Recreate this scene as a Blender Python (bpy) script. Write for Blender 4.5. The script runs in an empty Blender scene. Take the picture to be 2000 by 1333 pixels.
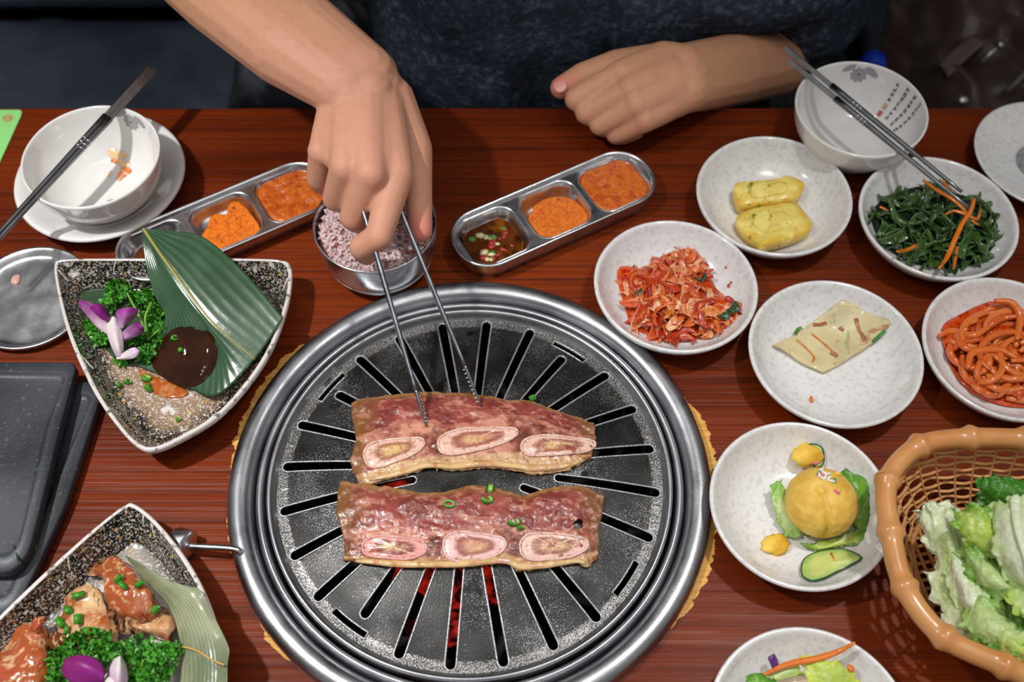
import bpy, bmesh, math, random
import numpy as np
from mathutils import Vector, noise as mnoise
random.seed(7); np.random.seed(7)
C = bpy.context.scene.collection
PI = math.pi
T = 0.75                                   # height of the table top

def lin(r, g, b):
    f = lambda c: (c/255/12.92) if c/255 <= .04045 else ((c/255+.055)/1.055)**2.4
    return (f(r), f(g), f(b))

# ------------------------------------------------------------------ camera, world, lights, exposure
FPX, PITCH, CAMH = 2113.36, 1.0093, 0.70467
cam_d = bpy.data.cameras.new('camera'); cam = bpy.data.objects.new('camera', cam_d); C.objects.link(cam)
cam_d.sensor_width = 36.0; cam_d.sensor_fit = 'HORIZONTAL'; cam_d.lens = FPX/2000*36
cam_d.clip_start = 0.02
cam.location = (0, 0, T+CAMH); cam.rotation_euler = (PI/2-PITCH, 0, 0)
cam_d.dof.use_dof = True; cam_d.dof.focus_distance = 0.76; cam_d.dof.aperture_fstop = 5.2
bpy.context.scene.camera = cam

w = bpy.data.worlds.new('room_light'); bpy.context.scene.world = w; w.use_nodes = True
w.node_tree.nodes['Background'].inputs[0].default_value = (1.0, .98, .97, 1)
w.node_tree.nodes['Background'].inputs[1].default_value = 0.26

def lamp(name, kind, loc, target, power, size, col=(1, .975, .95), angle=None, blend=.6):
    d = bpy.data.lights.new(name, kind); d.energy = power; d.color = col
    o = bpy.data.objects.new(name, d); C.objects.link(o); o.location = loc
    o.rotation_euler = (Vector(target)-Vector(loc)).to_track_quat('-Z', 'Y').to_euler()
    if kind == 'AREA': d.size = size
    else: d.shadow_soft_size = size
    if angle: d.spot_size = math.radians(angle); d.spot_blend = blend
    return o
lamp('ceiling_spot_left', 'SPOT', (-.66, .30, T+1.25), (-.36, .27, T), 66, .03, angle=60, blend=1.0)
lamp('ceiling_spot_right', 'SPOT', (.42, .48, T+1.25), (.28, .19, T), 26, .03, angle=58, blend=1.0)
lamp('overhead_fill', 'AREA', (.1, -.1, 2.6), (.05, .3, T), 7, 1.4, (1, .97, .94))  # added soft fill light, also reflected in the steel
vs = bpy.context.scene.view_settings
vs.view_transform = 'Standard'; vs.look = 'None'; vs.gamma = 1; vs.use_curve_mapping = False
vs.exposure = 0.0

# ------------------------------------------------------------------ pixel -> world at a height above the table
_c, _s = math.cos(PITCH), math.sin(PITCH)
def W(px, py, h=0.0):
    a = (px-1000)/FPX; b = (666.5-py)/FPX
    k = (h-CAMH)/(-_s+b*_c)
    return np.array([a*k, (_c+b*_s)*k, T+h])
def WL(pts, h=None):
    return [W(p[0], p[1], p[2] if len(p) > 2 else h) for p in pts]
GC = np.array([-.0296, .3245])
def dome(x, y):
    r = math.hypot(x-GC[0], y-GC[1])
    return .004+.017*max(0., 1-(r/.131)**2)
def WD(px, py, e=0.0):                     # point lying e above the domed grill plate
    h = .02
    for _ in range(6):
        p = W(px, py, h); h = dome(p[0], p[1])+e
    return W(px, py, h)

# ------------------------------------------------------------------ materials
MATS = {}
def mat(name, base, rough=.4, metal=0., layers=(), bump=(), coat=0., sss=0., attr=False, spec=.5, trans=0., ior=1.45, sssr=(.01, .004, .002), rl=None, emit=None, coatr=.08):
    if name in MATS: return MATS[name]
    m = bpy.data.materials.new(name); m.use_nodes = True; MATS[name] = m
    nt = m.node_tree; N = nt.nodes; L = nt.links; P = N['Principled BSDF']
    tc = N.new('ShaderNodeTexCoord')
    def tex(kind, scale, stretch=(1, 1, 1), detail=3, out=None):
        mp = N.new('ShaderNodeMapping'); mp.inputs['Scale'].default_value = stretch
        L.new(tc.outputs['Object'], mp.inputs[0])
        if kind == 'noise':
            t = N.new('ShaderNodeTexNoise'); t.inputs['Scale'].default_value = scale; t.inputs['Detail'].default_value = detail
            o = t.outputs[0]
        elif kind == 'wave':
            t = N.new('ShaderNodeTexWave'); t.inputs['Scale'].default_value = scale; t.inputs['Distortion'].default_value = detail
            t.bands_direction = 'Y'; o = t.outputs['Fac']
        else:
            t = N.new('ShaderNodeTexVoronoi'); t.inputs['Scale'].default_value = scale
            o = t.outputs['Distance']
            if kind == 'cell': o = t.outputs['Color']
        L.new(mp.outputs[0], t.inputs[0])
        return o
    def ramp(o, lo, hi):
        r = N.new('ShaderNodeMapRange'); r.clamp = True
        r.inputs[1].default_value = lo; r.inputs[2].default_value = hi
        L.new(o, r.inputs[0]); return r.outputs[0]
    if attr:
        a = N.new('ShaderNodeAttribute'); a.attribute_name = 'Col'; cur = a.outputs['Color']
    else:
        rgb = N.new('ShaderNodeRGB'); rgb.outputs[0].default_value = (*base, 1); cur = rgb.outputs[0]
    for l in layers:
        kind, scale, lo, hi, col = l[:5]
        st = l[5] if len(l) > 5 else (1, 1, 1); det = l[6] if len(l) > 6 else 3
        amt = l[7] if len(l) > 7 else 1.
        if kind in ('patchnoise', 'radialnoise'):
            t_ = tex('noise', scale, (1, 1, 1), 3); ad = N.new('ShaderNodeMath'); ad.operation = 'MULTIPLY_ADD'; ad.inputs[1].default_value = st[1]; L.new(t_, ad.inputs[2])
            if kind == 'patchnoise': sub = N.new('ShaderNodeMath'); sub.operation = 'SUBTRACT'; sub.inputs[1].default_value = .5; L.new(tex('noise', st[0], (1, 1, 1), 2), sub.inputs[0]); L.new(sub.outputs[0], ad.inputs[0])
            else:
                vm = N.new('ShaderNodeVectorMath'); vm.operation = 'MULTIPLY'; vm.inputs[1].default_value = (1, 1, 0); L.new(tc.outputs['Object'], vm.inputs[0])
                vl = N.new('ShaderNodeVectorMath'); vl.operation = 'LENGTH'; L.new(vm.outputs[0], vl.inputs[0])
                sub = N.new('ShaderNodeMath'); sub.operation = 'SUBTRACT'; sub.inputs[1].default_value = 1; L.new(ramp(vl.outputs['Value'], st[0], st[2]), sub.inputs[0]); L.new(sub.outputs[0], ad.inputs[0])
            f = ramp(ad.outputs[0], lo, hi)
        else: f = ramp(tex(kind, scale, st, det), lo, hi)
        if amt != 1.:
            mu = N.new('ShaderNodeMath'); mu.operation = 'MULTIPLY'; mu.inputs[1].default_value = amt; L.new(f, mu.inputs[0]); f = mu.outputs[0]
        mx = N.new('ShaderNodeMix'); mx.data_type = 'RGBA'
        L.new(f, mx.inputs[0]); L.new(cur, mx.inputs[6]); mx.inputs[7].default_value = (*col, 1); cur = mx.outputs[2]
    L.new(cur, P.inputs['Base Color'])
    P.inputs['Roughness'].default_value = rough; P.inputs['Metallic'].default_value = metal
    P.inputs['Coat Weight'].default_value = coat; P.inputs['Coat Roughness'].default_value = coatr
    P.inputs['Specular IOR Level'].default_value = spec
    P.inputs['Transmission Weight'].default_value = trans; P.inputs['IOR'].default_value = ior
    if sss:
        P.inputs['Subsurface Weight'].default_value = sss; P.inputs['Subsurface Radius'].default_value = sssr; P.inputs['Subsurface Scale'].default_value = 1.0
    if rl:
        f = ramp(tex(rl[0], rl[1], rl[4] if len(rl) > 4 else (1, 1, 1)), .3, .7)
        r = N.new('ShaderNodeMapRange'); r.inputs[3].default_value = rl[2]; r.inputs[4].default_value = rl[3]
        L.new(f, r.inputs[0]); L.new(r.outputs[0], P.inputs['Roughness'])
    if emit:
        P.inputs['Emission Strength'].default_value = emit; L.new(cur, P.inputs['Emission Color'])
    prev = None
    for b in bump:
        kind, scale, strength, dist = b[:4]; st = b[4] if len(b) > 4 else (1, 1, 1)
        bn = N.new('ShaderNodeBump'); bn.inputs['Strength'].default_value = strength; bn.inputs['Distance'].default_value = dist
        L.new(tex(kind, scale, st, 4), bn.inputs['Height'])
        if prev: L.new(prev, bn.inputs['Normal'])
        prev = bn.outputs[0]
    if prev: L.new(prev, P.inputs['Normal'])
    m['nodes_ready'] = 1
    return m

# ------------------------------------------------------------------ mesh helpers
LOC = {}
class MB:
    def __init__(s): s.v = []; s.f = []; s.c = []
    def add(s, v, f, col=None):
        n = len(s.v); v = [tuple(map(float, p)) for p in v]
        s.v += v; s.f += [tuple(i+n for i in q) for q in f]
        if col is None: col = [(1, 1, 1)]*len(v)
        elif isinstance(col, tuple): col = [col]*len(v)
        s.c += list(col)
    def build(s, name, material, parent=None, loc=None, smooth=True):
        if parent is not None: loc = LOC[parent.name]
        elif loc is None:
            a = np.array(s.v); loc = np.array([a[:, 0].mean(), a[:, 1].mean(), a[:, 2].min()])
        loc = np.array(loc, float)
        me = bpy.data.meshes.new(name)
        me.from_pydata([(p[0]-loc[0], p[1]-loc[1], p[2]-loc[2]) for p in s.v], [], s.f)
        at = me.attributes.new('Col', 'FLOAT_COLOR', 'POINT')
        at.data.foreach_set('color', np.array([(*c, 1) for c in s.c], dtype=np.float32).ravel())
        if smooth: me.polygons.foreach_set('use_smooth', [True]*len(me.polygons))
        me.materials.append(material)
        me.validate(); me.update()
        return link(name, me, parent, loc)
def link(name, me, parent, loc):
    o = bpy.data.objects.new(name, me); C.objects.link(o)
    if parent is not None: o.parent = parent
    else: o.location = loc
    LOC[o.name] = np.array(loc, float)
    return o
def tag(o, label, cat, group=None, kind=None):
    o['label'] = label; o['category'] = cat
    if group: o['group'] = group
    if kind: o['kind'] = kind
    return o
def thing(name, label, cat, loc, group=None):
    o = bpy.data.objects.new(name, None); C.objects.link(o); o.location = tuple(map(float, loc)); o.empty_display_size = .02
    LOC[o.name] = np.array(loc, float)
    return tag(o, label, cat, group)
def struct(o): o['kind'] = 'structure'; return o

def crv(pts, n, chord=True, closed=False):
    p = np.array(pts, float)
    if closed: p = np.vstack([p[-1:], p, p[:2]])
    elif len(p) == 1: return np.repeat(p, n, 0)
    else: p = np.vstack([2*p[:1]-p[1:2], p, 2*p[-1:]-p[-2:-1]])
    k = len(p)-3
    if chord:
        d = np.linalg.norm(p[2:-1]-p[1:-2], axis=1)+1e-9; t = np.concatenate([[0], np.cumsum(d)]); t /= t[-1]
    else: t = np.linspace(0, 1, k+1)
    s = np.linspace(0, 1, n, endpoint=not closed)
    i = np.clip(np.searchsorted(t, s, 'right')-1, 0, k-1)
    u = ((s-t[i])/(t[i+1]-t[i]))[:, None]
    a, b, c, d = p[i], p[i+1], p[i+2], p[i+3]
    return .5*((2*b)+(-a+c)*u+(2*a-5*b+4*c-d)*u*u+(-a+3*b-3*c+d)*u**3)
def nz(p, f, seed=0): return mnoise.noise(Vector((p[0]*f+seed*17.3, p[1]*f-seed*5.1, p[2]*f+seed*3.7)))
def fz(p, f, seed=0, oct=3): return sum(nz(p, f*2**i, seed+i)/2**i for i in range(oct))

def tube(m, pts, r, seg=8, cap=True, col=None, n=None, closed=False, squash=1.0, up=None):
    p = np.array(pts, float)
    if n: p = crv(p, n, closed=closed)
    k = len(p); rr = np.full(k, r) if np.isscalar(r) else np.interp(np.linspace(0, 1, k), np.linspace(0, 1, len(r)), r)
    if closed: tg = np.roll(p, -1, 0)-np.roll(p, 1, 0)
    else: tg = np.gradient(p, axis=0)
    tg /= np.linalg.norm(tg, axis=1)[:, None]+1e-12
    ref = np.array([0, 0, 1.]) if up is None else np.array(up, float)
    if up is None and abs(tg[0][2]) > .9: ref = np.array([1., 0, 0])
    V = []
    x = np.cross(tg[0], ref); x /= np.linalg.norm(x)
    for i in range(k):
        x = x-tg[i]*np.dot(x, tg[i]); x /= np.linalg.norm(x)+1e-12
        y = np.cross(tg[i], x)
        for j in range(seg):
            a = 2*PI*j/seg
            V.append(p[i]+rr[i]*(x*math.cos(a)+y*math.sin(a)*squash))
    F = []
    for i in range(k if closed else k-1):
        a, b = i*seg, ((i+1) % k)*seg
        for j in range(seg): F.append((a+j, a+(j+1) % seg, b+(j+1) % seg, b+j))
    if cap and not closed:
        F.append(tuple(range(seg-1, -1, -1))); F.append(tuple(range((k-1)*seg, k*seg)))
    m.add(V, F, col)
def lathe(m, prof, c, seg=64, closed=False, colf=None):
    V = []; F = []; cols = []
    for (r, z) in prof:
        for j in range(seg):
            a = 2*PI*j/seg; V.append((c[0]+r*math.cos(a), c[1]+r*math.sin(a), c[2]+z)); cols.append(colf(r, z, a) if colf else (1, 1, 1))
    k = len(prof)
    for i in range(k if closed else k-1):
        a, b = i*seg, ((i+1) % k)*seg
        for j in range(seg): F.append((a+j, a+(j+1) % seg, b+(j+1) % seg, b+j))
    if not closed:
        if prof[0][0] < 1e-3: F.append(tuple(range(seg-1, -1, -1)))
        if prof[-1][0] < 1e-3: F.append(tuple(range((k-1)*seg, k*seg)))
    m.add(V, F, cols)
def smooth_prof(p, n):
    return [tuple(q) for q in crv([(a, b, 0) for a, b in p], n)[:, :2]]
def box(m, lo, hi, col=None):
    x0, y0, z0 = lo; x1, y1, z1 = hi
    v = [(x0, y0, z0), (x1, y0, z0), (x1, y1, z0), (x0, y1, z0), (x0, y0, z1), (x1, y0, z1), (x1, y1, z1), (x0, y1, z1)]
    m.add(v, [(0, 3, 2, 1), (4, 5, 6, 7), (0, 1, 5, 4), (1, 2, 6, 5), (2, 3, 7, 6), (3, 0, 4, 7)], col)
def rbox(m, lo, hi, r=.02, seg=4, col=None):    # box with rounded edges
    bm = bmesh.new(); bmesh.ops.create_cube(bm, size=1)
    for v in bm.verts: v.co = Vector([lo[i]+(v.co[i]+.5)*(hi[i]-lo[i]) for i in range(3)])
    bmesh.ops.bevel(bm, geom=bm.edges[:], offset=r, segments=seg, profile=.5, affect='EDGES')
    bm.verts.index_update()
    m.add([v.co[:] for v in bm.verts], [[v.index for v in f.verts] for f in bm.faces], col); bm.free()
def sheet(rows, nu, nv):
    R = np.array([crv(r, nv) for r in rows])
    G = np.zeros((nu, nv, 3))
    for j in range(nv): G[:, j] = crv(R[:, j], nu, chord=False)
    return G
def gnormals(G):
    a = np.gradient(G, axis=0); b = np.gradient(G, axis=1); n = np.cross(a, b); n /= np.linalg.norm(n, axis=2)[..., None]+1e-12
    if n[..., 2].mean() < 0: n = -n
    return n
def gridmesh(m, G, thick=0., col=None, colf=None, skip=None, rnd=True):
    nu, nv = G.shape[:2]; V = []; F = []
    cols = []
    top = G.reshape(-1, 3)
    def getc(i, j): return colf(i/(nu-1), j/(nv-1), G[i, j]) if colf else (col or (1, 1, 1))
    cl = [getc(i, j) for i in range(nu) for j in range(nv)]
    V = [tuple(p) for p in top]; cols = list(cl)
    flip = np.cross(G[1, 0]-G[0, 0], G[0, 1]-G[0, 0])[2] < 0
    def fc(q): F.append(q[::-1] if flip else q)
    ok = lambda i, j: not (skip and skip((i+.5)/(nu-1), (j+.5)/(nv-1)))
    for i in range(nu-1):
        for j in range(nv-1):
            if ok(i, j): fc((i*nv+j, (i+1)*nv+j, (i+1)*nv+j+1, i*nv+j+1))
    if thick:
        n = gnormals(G); bot = (G-n*thick).reshape(-1, 3); o = nu*nv
        V += [tuple(p) for p in bot]; cols += cl
        for i in range(nu-1):
            for j in range(nv-1):
                if ok(i, j): fc((o+i*nv+j+1, o+(i+1)*nv+j+1, o+(i+1)*nv+j, o+i*nv+j))
        e = [(i, 0) for i in range(nu)]+[(nu-1, j) for j in range(1, nv)]+[(i, nv-1) for i in range(nu-2, -1, -1)]+[(0, j) for j in range(nv-2, 0, -1)]
        for k in range(len(e)):
            a = e[k][0]*nv+e[k][1]; b = e[(k+1) % len(e)]; b = b[0]*nv+b[1]
            fc((a, o+a, o+b, b))
    m.add(V, F, cols)
def patch(m, outline, rings=8, bulge=0., base=None, colf=None, col=None, n=64, noise=0., nf=200, pw=1.0, seed=0, under=None, closed_curve=True):
    """filled patch from outline to its centre, bulging up; base: close down to this z"""
    O = crv(outline, n, closed=True) if closed_curve else np.array(outline, float)
    n = len(O); c = O.mean(0); V = [];F = [];cols = []
    for i in range(rings+1):
        t = 1-i/(rings+1)                   # 1 at rim
        for p in O:
            q = c+(p-c)*t; q = q.copy(); q[2] += bulge*(1-t**2)**pw
            if noise: q[2] += noise*fz(q, nf, seed)*min(1, (1-t)*4)
            V.append(q); cols.append(colf(t, q) if colf else (col or (1, 1, 1)))
    q = c.copy(); q[2] += bulge; V.append(q); cols.append(colf(0, q) if colf else (col or (1, 1, 1)))
    ar = sum(O[j][0]*O[(j+1) % n][1]-O[(j+1) % n][0]*O[j][1] for j in range(n)) > 0
    def fc(q): F.append(q if ar else q[::-1])
    for i in range(rings):
        for j in range(n): fc((i*n+j, i*n+(j+1) % n, (i+1)*n+(j+1) % n, (i+1)*n+j))
    l = rings*n; ce = len(V)-1
    for j in range(n): fc((l+j, l+(j+1) % n, ce))
    if base is not None:
        o = len(V)
        for p in O:
            z = p[2]-base if under else base
            V.append((p[0], p[1], z)); cols.append(cols[0])
        for j in range(n): fc((j, o+j, o+(j+1) % n, (j+1) % n))
        F.append(tuple(range(o+n-1, o-1, -1)) if ar else tuple(range(o, o+n)))
    m.add(V, F, cols)
def blob(m, c, r, sub=2, noise=.15, nf=1.5, col=None, seed=0, scale=(1, 1, 1), colf=None, oct=3):
    bm = bmesh.new(); bmesh.ops.create_icosphere(bm, subdivisions=sub, radius=1)
    bm.verts.index_update(); V = []; cols = []
    for v in bm.verts:
        p = np.array(v.co); k = 1+noise*fz(p, nf, seed, oct)
        q = np.array([c[i]+p[i]*k*r*scale[i] for i in range(3)]); V.append(q); cols.append(colf(p, q) if colf else (col or (1, 1, 1)))
    m.add(V, [[v.index for v in f.verts] for f in bm.faces], cols); bm.free()
def mix(a, b, t): t = max(0., min(1., t)); return tuple(a[i]+(b[i]-a[i])*t for i in range(3))
def curve_fill(loops, extrude, bevel=0., maxlen=None):
    """filled flat plate with holes: loops of (x, y); returns verts, faces centred on z=0"""
    cu = bpy.data.curves.new('outline', 'CURVE'); cu.dimensions = '2D'; cu.fill_mode = 'BOTH'; cu.extrude = extrude; cu.bevel_depth = bevel; cu.bevel_resolution = 1
    for lp in loops:
        sp = cu.splines.new('POLY'); sp.points.add(len(lp)-1); sp.use_cyclic_u = True
        for i, p in enumerate(lp): sp.points[i].co = (p[0], p[1], 0, 1)
    o = bpy.data.objects.new('outline', cu); C.objects.link(o)
    dg = bpy.context.evaluated_depsgraph_get(); me = bpy.data.meshes.new_from_object(o.evaluated_get(dg))
    bpy.data.objects.remove(o); bpy.data.curves.remove(cu)
    bm = bmesh.new(); bm.from_mesh(me); bpy.data.meshes.remove(me)
    bmesh.ops.remove_doubles(bm, verts=bm.verts[:], dist=1e-6)
    if maxlen:
        for _ in range(8):
            es = [e for e in bm.edges if e.calc_length() > maxlen]
            if not es: break
            bmesh.ops.subdivide_edges(bm, edges=es, cuts=1); bmesh.ops.triangulate(bm, faces=bm.faces[:])
    bm.verts.index_update()
    v = [v.co[:] for v in bm.verts]; f = [[x.index for x in q.verts] for q in bm.faces]; bm.free()
    return v, f
def circ(cx, cy, r, n=96): return [(cx+r*math.cos(2*PI*i/n), cy+r*math.sin(2*PI*i/n)) for i in range(n)]
def rrect(cx, cy, hx, hy, r, ang=0., n=8):
    o = []
    for k, (sx, sy) in enumerate(((1, 1), (-1, 1), (-1, -1), (1, -1))):
        for i in range(n+1):
            a = PI/2*(k+i/n); o.append((sx*(hx-r)+r*math.cos(a), sy*(hy-r)+r*math.sin(a)))
    ca, sa = math.cos(ang), math.sin(ang)
    return [(cx+x*ca-y*sa, cy+x*sa+y*ca) for x, y in o]
def fuse(name, mb, voxel, material, parent=None, loc=None, smooth=6, colf=None, disp=None, kind=None):
    """union of overlapping shells into one continuous smooth mesh"""
    me = bpy.data.meshes.new(name); me.from_pydata(mb.v, [], mb.f)
    o = bpy.data.objects.new(name, me); C.objects.link(o)
    md = o.modifiers.new('r', 'REMESH'); md.mode = 'VOXEL'; md.voxel_size = voxel
    if smooth: sm = o.modifiers.new('s', 'SMOOTH'); sm.factor = .5; sm.iterations = smooth
    dg = bpy.context.evaluated_depsgraph_get(); m2 = bpy.data.meshes.new_from_object(o.evaluated_get(dg)); bpy.data.objects.remove(o); bpy.data.meshes.remove(me)
    n = len(m2.vertices); co = np.zeros(n*3, np.float32); m2.vertices.foreach_get('co', co); co = co.reshape(-1, 3).astype(float)
    if disp is not None:
        no = np.zeros(n*3, np.float32); m2.vertices.foreach_get('normal', no); co = disp(co, no.reshape(-1, 3))
    if parent is not None: loc = LOC[parent.name]
    m2.vertices.foreach_set('co', (co-np.array(loc)).astype(np.float32).ravel())
    cols = colf(co) if colf else np.ones((n, 3))
    at = m2.attributes.new('Col', 'FLOAT_COLOR', 'POINT'); at.data.foreach_set('color', np.hstack([cols, np.ones((n, 1))]).astype(np.float32).ravel())
    m2.polygons.foreach_set('use_smooth', [True]*len(m2.polygons)); m2.materials.clear(); m2.materials.append(material); m2.update()
    return link(name, m2, parent, loc)
def ball(m, c, r, seg=14):
    V = []; F = []
    n = seg//2
    for i in range(1, n):
        a = PI*i/n
        for j in range(seg): b = 2*PI*j/seg; V.append((c[0]+r*math.sin(a)*math.cos(b), c[1]+r*math.sin(a)*math.sin(b), c[2]+r*math.cos(a)))
    for i in range(n-2):
        for j in range(seg): F.append((i*seg+j, (i+1)*seg+j, (i+1)*seg+(j+1) % seg, i*seg+(j+1) % seg))
    t = len(V); V += [(c[0], c[1], c[2]+r), (c[0], c[1], c[2]-r)]
    for j in range(seg): F.append((t, j, (j+1) % seg)); F.append((t+1, (n-2)*seg+(j+1) % seg, (n-2)*seg+j))
    m.add(V, F)
def limb(m, pts, radii, n=None):            # tapered limb: tube with round ends through joints
    p = np.array(pts, float)
    for i in range(len(p)): ball(m, p[i], radii[i])
    for i in range(len(p)-1):
        if np.linalg.norm(p[i+1]-p[i]) > 1e-5: tube(m, [p[i], p[i+1]], [radii[i], radii[i+1]], seg=14)

# ------------------------------------------------------------------ shared materials
SK = lambda *a: lin(*a)
m_steel = mat('stainless_steel', lin(222, 223, 226), .24, 1., layers=[('noise', 60, .35, .75, lin(196, 198, 202))], bump=[('noise', 900, .06, .0004)], rl=('noise', 80, .18, .34))
m_steel_dull = mat('worn_steel', lin(182, 184, 188), .34, 1., layers=[('noise', 1800, .56, .66, lin(225, 225, 228)), ('noise', 30, .4, .7, lin(150, 152, 158))], bump=[('noise', 1500, .15, .0004)], rl=('noise', 60, .26, .42))
m_iron = mat('dark_grill_iron', (1, 1, 1), .36, .55, attr=True, layers=[('patchnoise', 1300, .61, .70, lin(140, 140, 142), (22, .6)), ('radialnoise', 1200, .44, .60, lin(160, 158, 156), (.1255, .5, .1290)), ('noise', 40, .66, .72, lin(12, 12, 12))], bump=[('noise', 900, .35, .0006)], rl=('noise', 30, .25, .5))
m_black = mat('sooty_black_iron', lin(16, 15, 15), .6, .3, bump=[('noise', 200, .4, .001)])
m_dish = mat('speckled_white_ceramic', lin(226, 225, 224), .2, layers=[('noise', 260, .50, .64, lin(212, 210, 209)), ('noise', 700, .66, .72, lin(196, 194, 194))], coat=.6, coatr=.06)
m_white = mat('glazed_white_ceramic', lin(232, 230, 228), .14, layers=[('noise', 40, .5, .8, lin(222, 220, 218))], coat=.6, coatr=.05)

# ------------------------------------------------------------------ setting: floor, back wall, bench, table
m_floor = mat('dark_floor_tile', lin(38, 34, 32), .5, layers=[('noise', 3, .4, .7, lin(28, 26, 25))])
b = MB(); box(b, (-3.5, -2.5, -.05), (3.5, 1.6, 0)); struct(b.build('floor', m_floor, loc=(0, 0, 0), smooth=False))
m_wall = mat('dark_panelled_wall', lin(22, 20, 20), .6, layers=[('noise', 8, .4, .7, lin(30, 27, 26))])
b = MB(); box(b, (-3.5, 1.5, 0), (3.5, 1.56, 2.2)); struct(b.build('wall_back', m_wall, loc=(0, 1.5, 0), smooth=False))

m_leather = mat('black_blue_leatherette', lin(100, 112, 130), .36, layers=[('noise', 6, .35, .7, lin(68, 76, 90))], bump=[('noise', 14, .5, .02), ('noise', 400, .1, .0005)])
bench = thing('bench_seat', 'long black leatherette bench behind the far side of the table', 'bench', (.1, 1.05, 0))
def cushion(lo, hi, r, sag, seed):
    m = MB(); rbox(m, lo, hi, r, 5)
    return m
def leather_sheet(x0, x1, y0, y1, z, amp, seed, nx=130, ny=40):
    G = np.zeros((ny, nx, 3))
    for i in range(ny):
        for j in range(nx):
            x = x0+(x1-x0)*j/(nx-1); y = y0+(y1-y0)*i/(ny-1); e = min(1, 6*min(i/(ny-1), 1-i/(ny-1)))
            fold = max(0, fz((x*1.3, y*.7, 0), 7, seed))
            G[i, j] = (x, y, z-.03*(1-e)**2+amp*fold)
    return G
m = MB(); rbox(m, (-1.5, .78, .28), (1.7, 1.21, .405), .03); gridmesh(m, leather_sheet(-1.49, 1.69, .785, 1.205, .425, .022, 3), .03); m.build('seat_cushion', m_leather, bench)
m = MB(); rbox(m, (-1.5, 1.2, .40), (1.7, 1.36, 1.05), .04); m.build('backrest', m_leather, bench)
m = MB(); box(m, (-1.5, .84, 0), (1.7, 1.34, .29)); m.build('base', mat('bench_base_board', lin(30, 22, 20), .5), bench, smooth=False)

def wood_material():
    m = bpy.data.materials.new('red_stained_wood'); m.use_nodes = True
    nt = m.node_tree; N = nt.nodes; L = nt.links; P = N['Principled BSDF']
    tc = N.new('ShaderNodeTexCoord')
    def nt_(scale, st, det=4, dist=0.):
        mp = N.new('ShaderNodeMapping'); mp.inputs['Scale'].default_value = st; L.new(tc.outputs['Object'], mp.inputs[0])
        t = N.new('ShaderNodeTexNoise'); t.inputs['Scale'].default_value = scale; t.inputs['Detail'].default_value = det; t.inputs['Distortion'].default_value = dist
        L.new(mp.outputs[0], t.inputs[0]); return t.outputs[0]
    def rng(o, a, b_, c=0., d=1.):
        r = N.new('ShaderNodeMapRange'); r.inputs[1].default_value = a; r.inputs[2].default_value = b_; r.inputs[3].default_value = c; r.inputs[4].default_value = d; L.new(o, r.inputs[0]); return r.outputs[0]
    def mixc(f, a, b_):
        x = N.new('ShaderNodeMix'); x.data_type = 'RGBA'; L.new(f, x.inputs[0])
        for k, v in ((6, a), (7, b_)):
            if isinstance(v, tuple): x.inputs[k].default_value = (*v, 1)
            else: L.new(v, x.inputs[k])
        return x.outputs[2]
    def math_(op, a, b_):
        x = N.new('ShaderNodeMath'); x.operation = op; L.new(a, x.inputs[0])
        if isinstance(b_, float): x.inputs[1].default_value = b_
        else: L.new(b_, x.inputs[1])
        return x.outputs[0]
    grain = nt_(34, (.10, 7.0, 1), 5, .6)                      # long grain lines along the board
    fine = nt_(150, (.05, 4, 1), 3, .2)
    big = nt_(5, (.4, 2.2, 1), 3, .6)
    c = mixc(rng(big, .3, .7), lin(128, 50, 13), lin(88, 28, 6))
    c = mixc(rng(grain, .48, .78, 0, .85), c, lin(54, 15, 3))
    c = mixc(rng(fine, .55, .8, 0, .55), c, lin(40, 10, 2))
    # stain worn off the bare wood in a ragged ring around the grill
    sx = N.new('ShaderNodeSeparateXYZ'); L.new(tc.outputs['Object'], sx.inputs[0])
    dx = math_('SUBTRACT', sx.outputs[0], float(GC[0])); dy = math_('SUBTRACT', sx.outputs[1], float(GC[1]))
    d = math_('SQRT', math_('ADD', math_('MULTIPLY', dx, dx), math_('MULTIPLY', dy, dy)), 0.)
    rag = math_('MULTIPLY', nt_(60, (.25, 2.4, 1), 4, .4), .010); wide = rng(nt_(9, (1, 1, 1), 1), .44, .66, 0, .0085)
    e = math_('SUBTRACT', math_('SUBTRACT', d, rag), wide)
    ring = rng(e, .1643, .1637)
    bare = mixc(rng(fine, .4, .7), lin(226, 176, 92), lin(190, 130, 60))
    c = mixc(ring, c, bare)
    L.new(c, P.inputs['Base Color'])
    L.new(rng(grain, .35, .7, .33, .50), P.inputs['Roughness']); P.inputs['Specular IOR Level'].default_value = .13
    P.inputs['Coat Weight'].default_value = .03; P.inputs['Coat Roughness'].default_value = .25
    b1 = N.new('ShaderNodeBump'); b1.inputs['Strength'].default_value = .4; b1.inputs['Distance'].default_value = .0009
    L.new(rng(grain, .4, .68, 1, 0), b1.inputs['Height'])
    b2 = N.new('ShaderNodeBump'); b2.inputs['Strength'].default_value = .25; b2.inputs['Distance'].default_value = .0006
    L.new(fine, b2.inputs['Height']); L.new(b1.outputs[0], b2.inputs['Normal']); L.new(b2.outputs[0], P.inputs['Normal'])
    return m
m_wood = wood_material()
table = thing('dining_table', 'red-brown stained wooden restaurant table with worn bare ring around the grill', 'table', (0, 0, T))
TX0, TX1, TY0, TY1 = -.85, 1.0, -.06, .687
v, f = curve_fill([[(TX0, TY0), (TX1, TY0), (TX1, TY1), (TX0, TY1)], circ(GC[0], GC[1], .160, 128)], .016, .002)
m = MB(); m.add([(p[0], p[1], T-.018+p[2]) for p in v], f); m.build('tabletop', m_wood, table, smooth=False)
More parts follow.
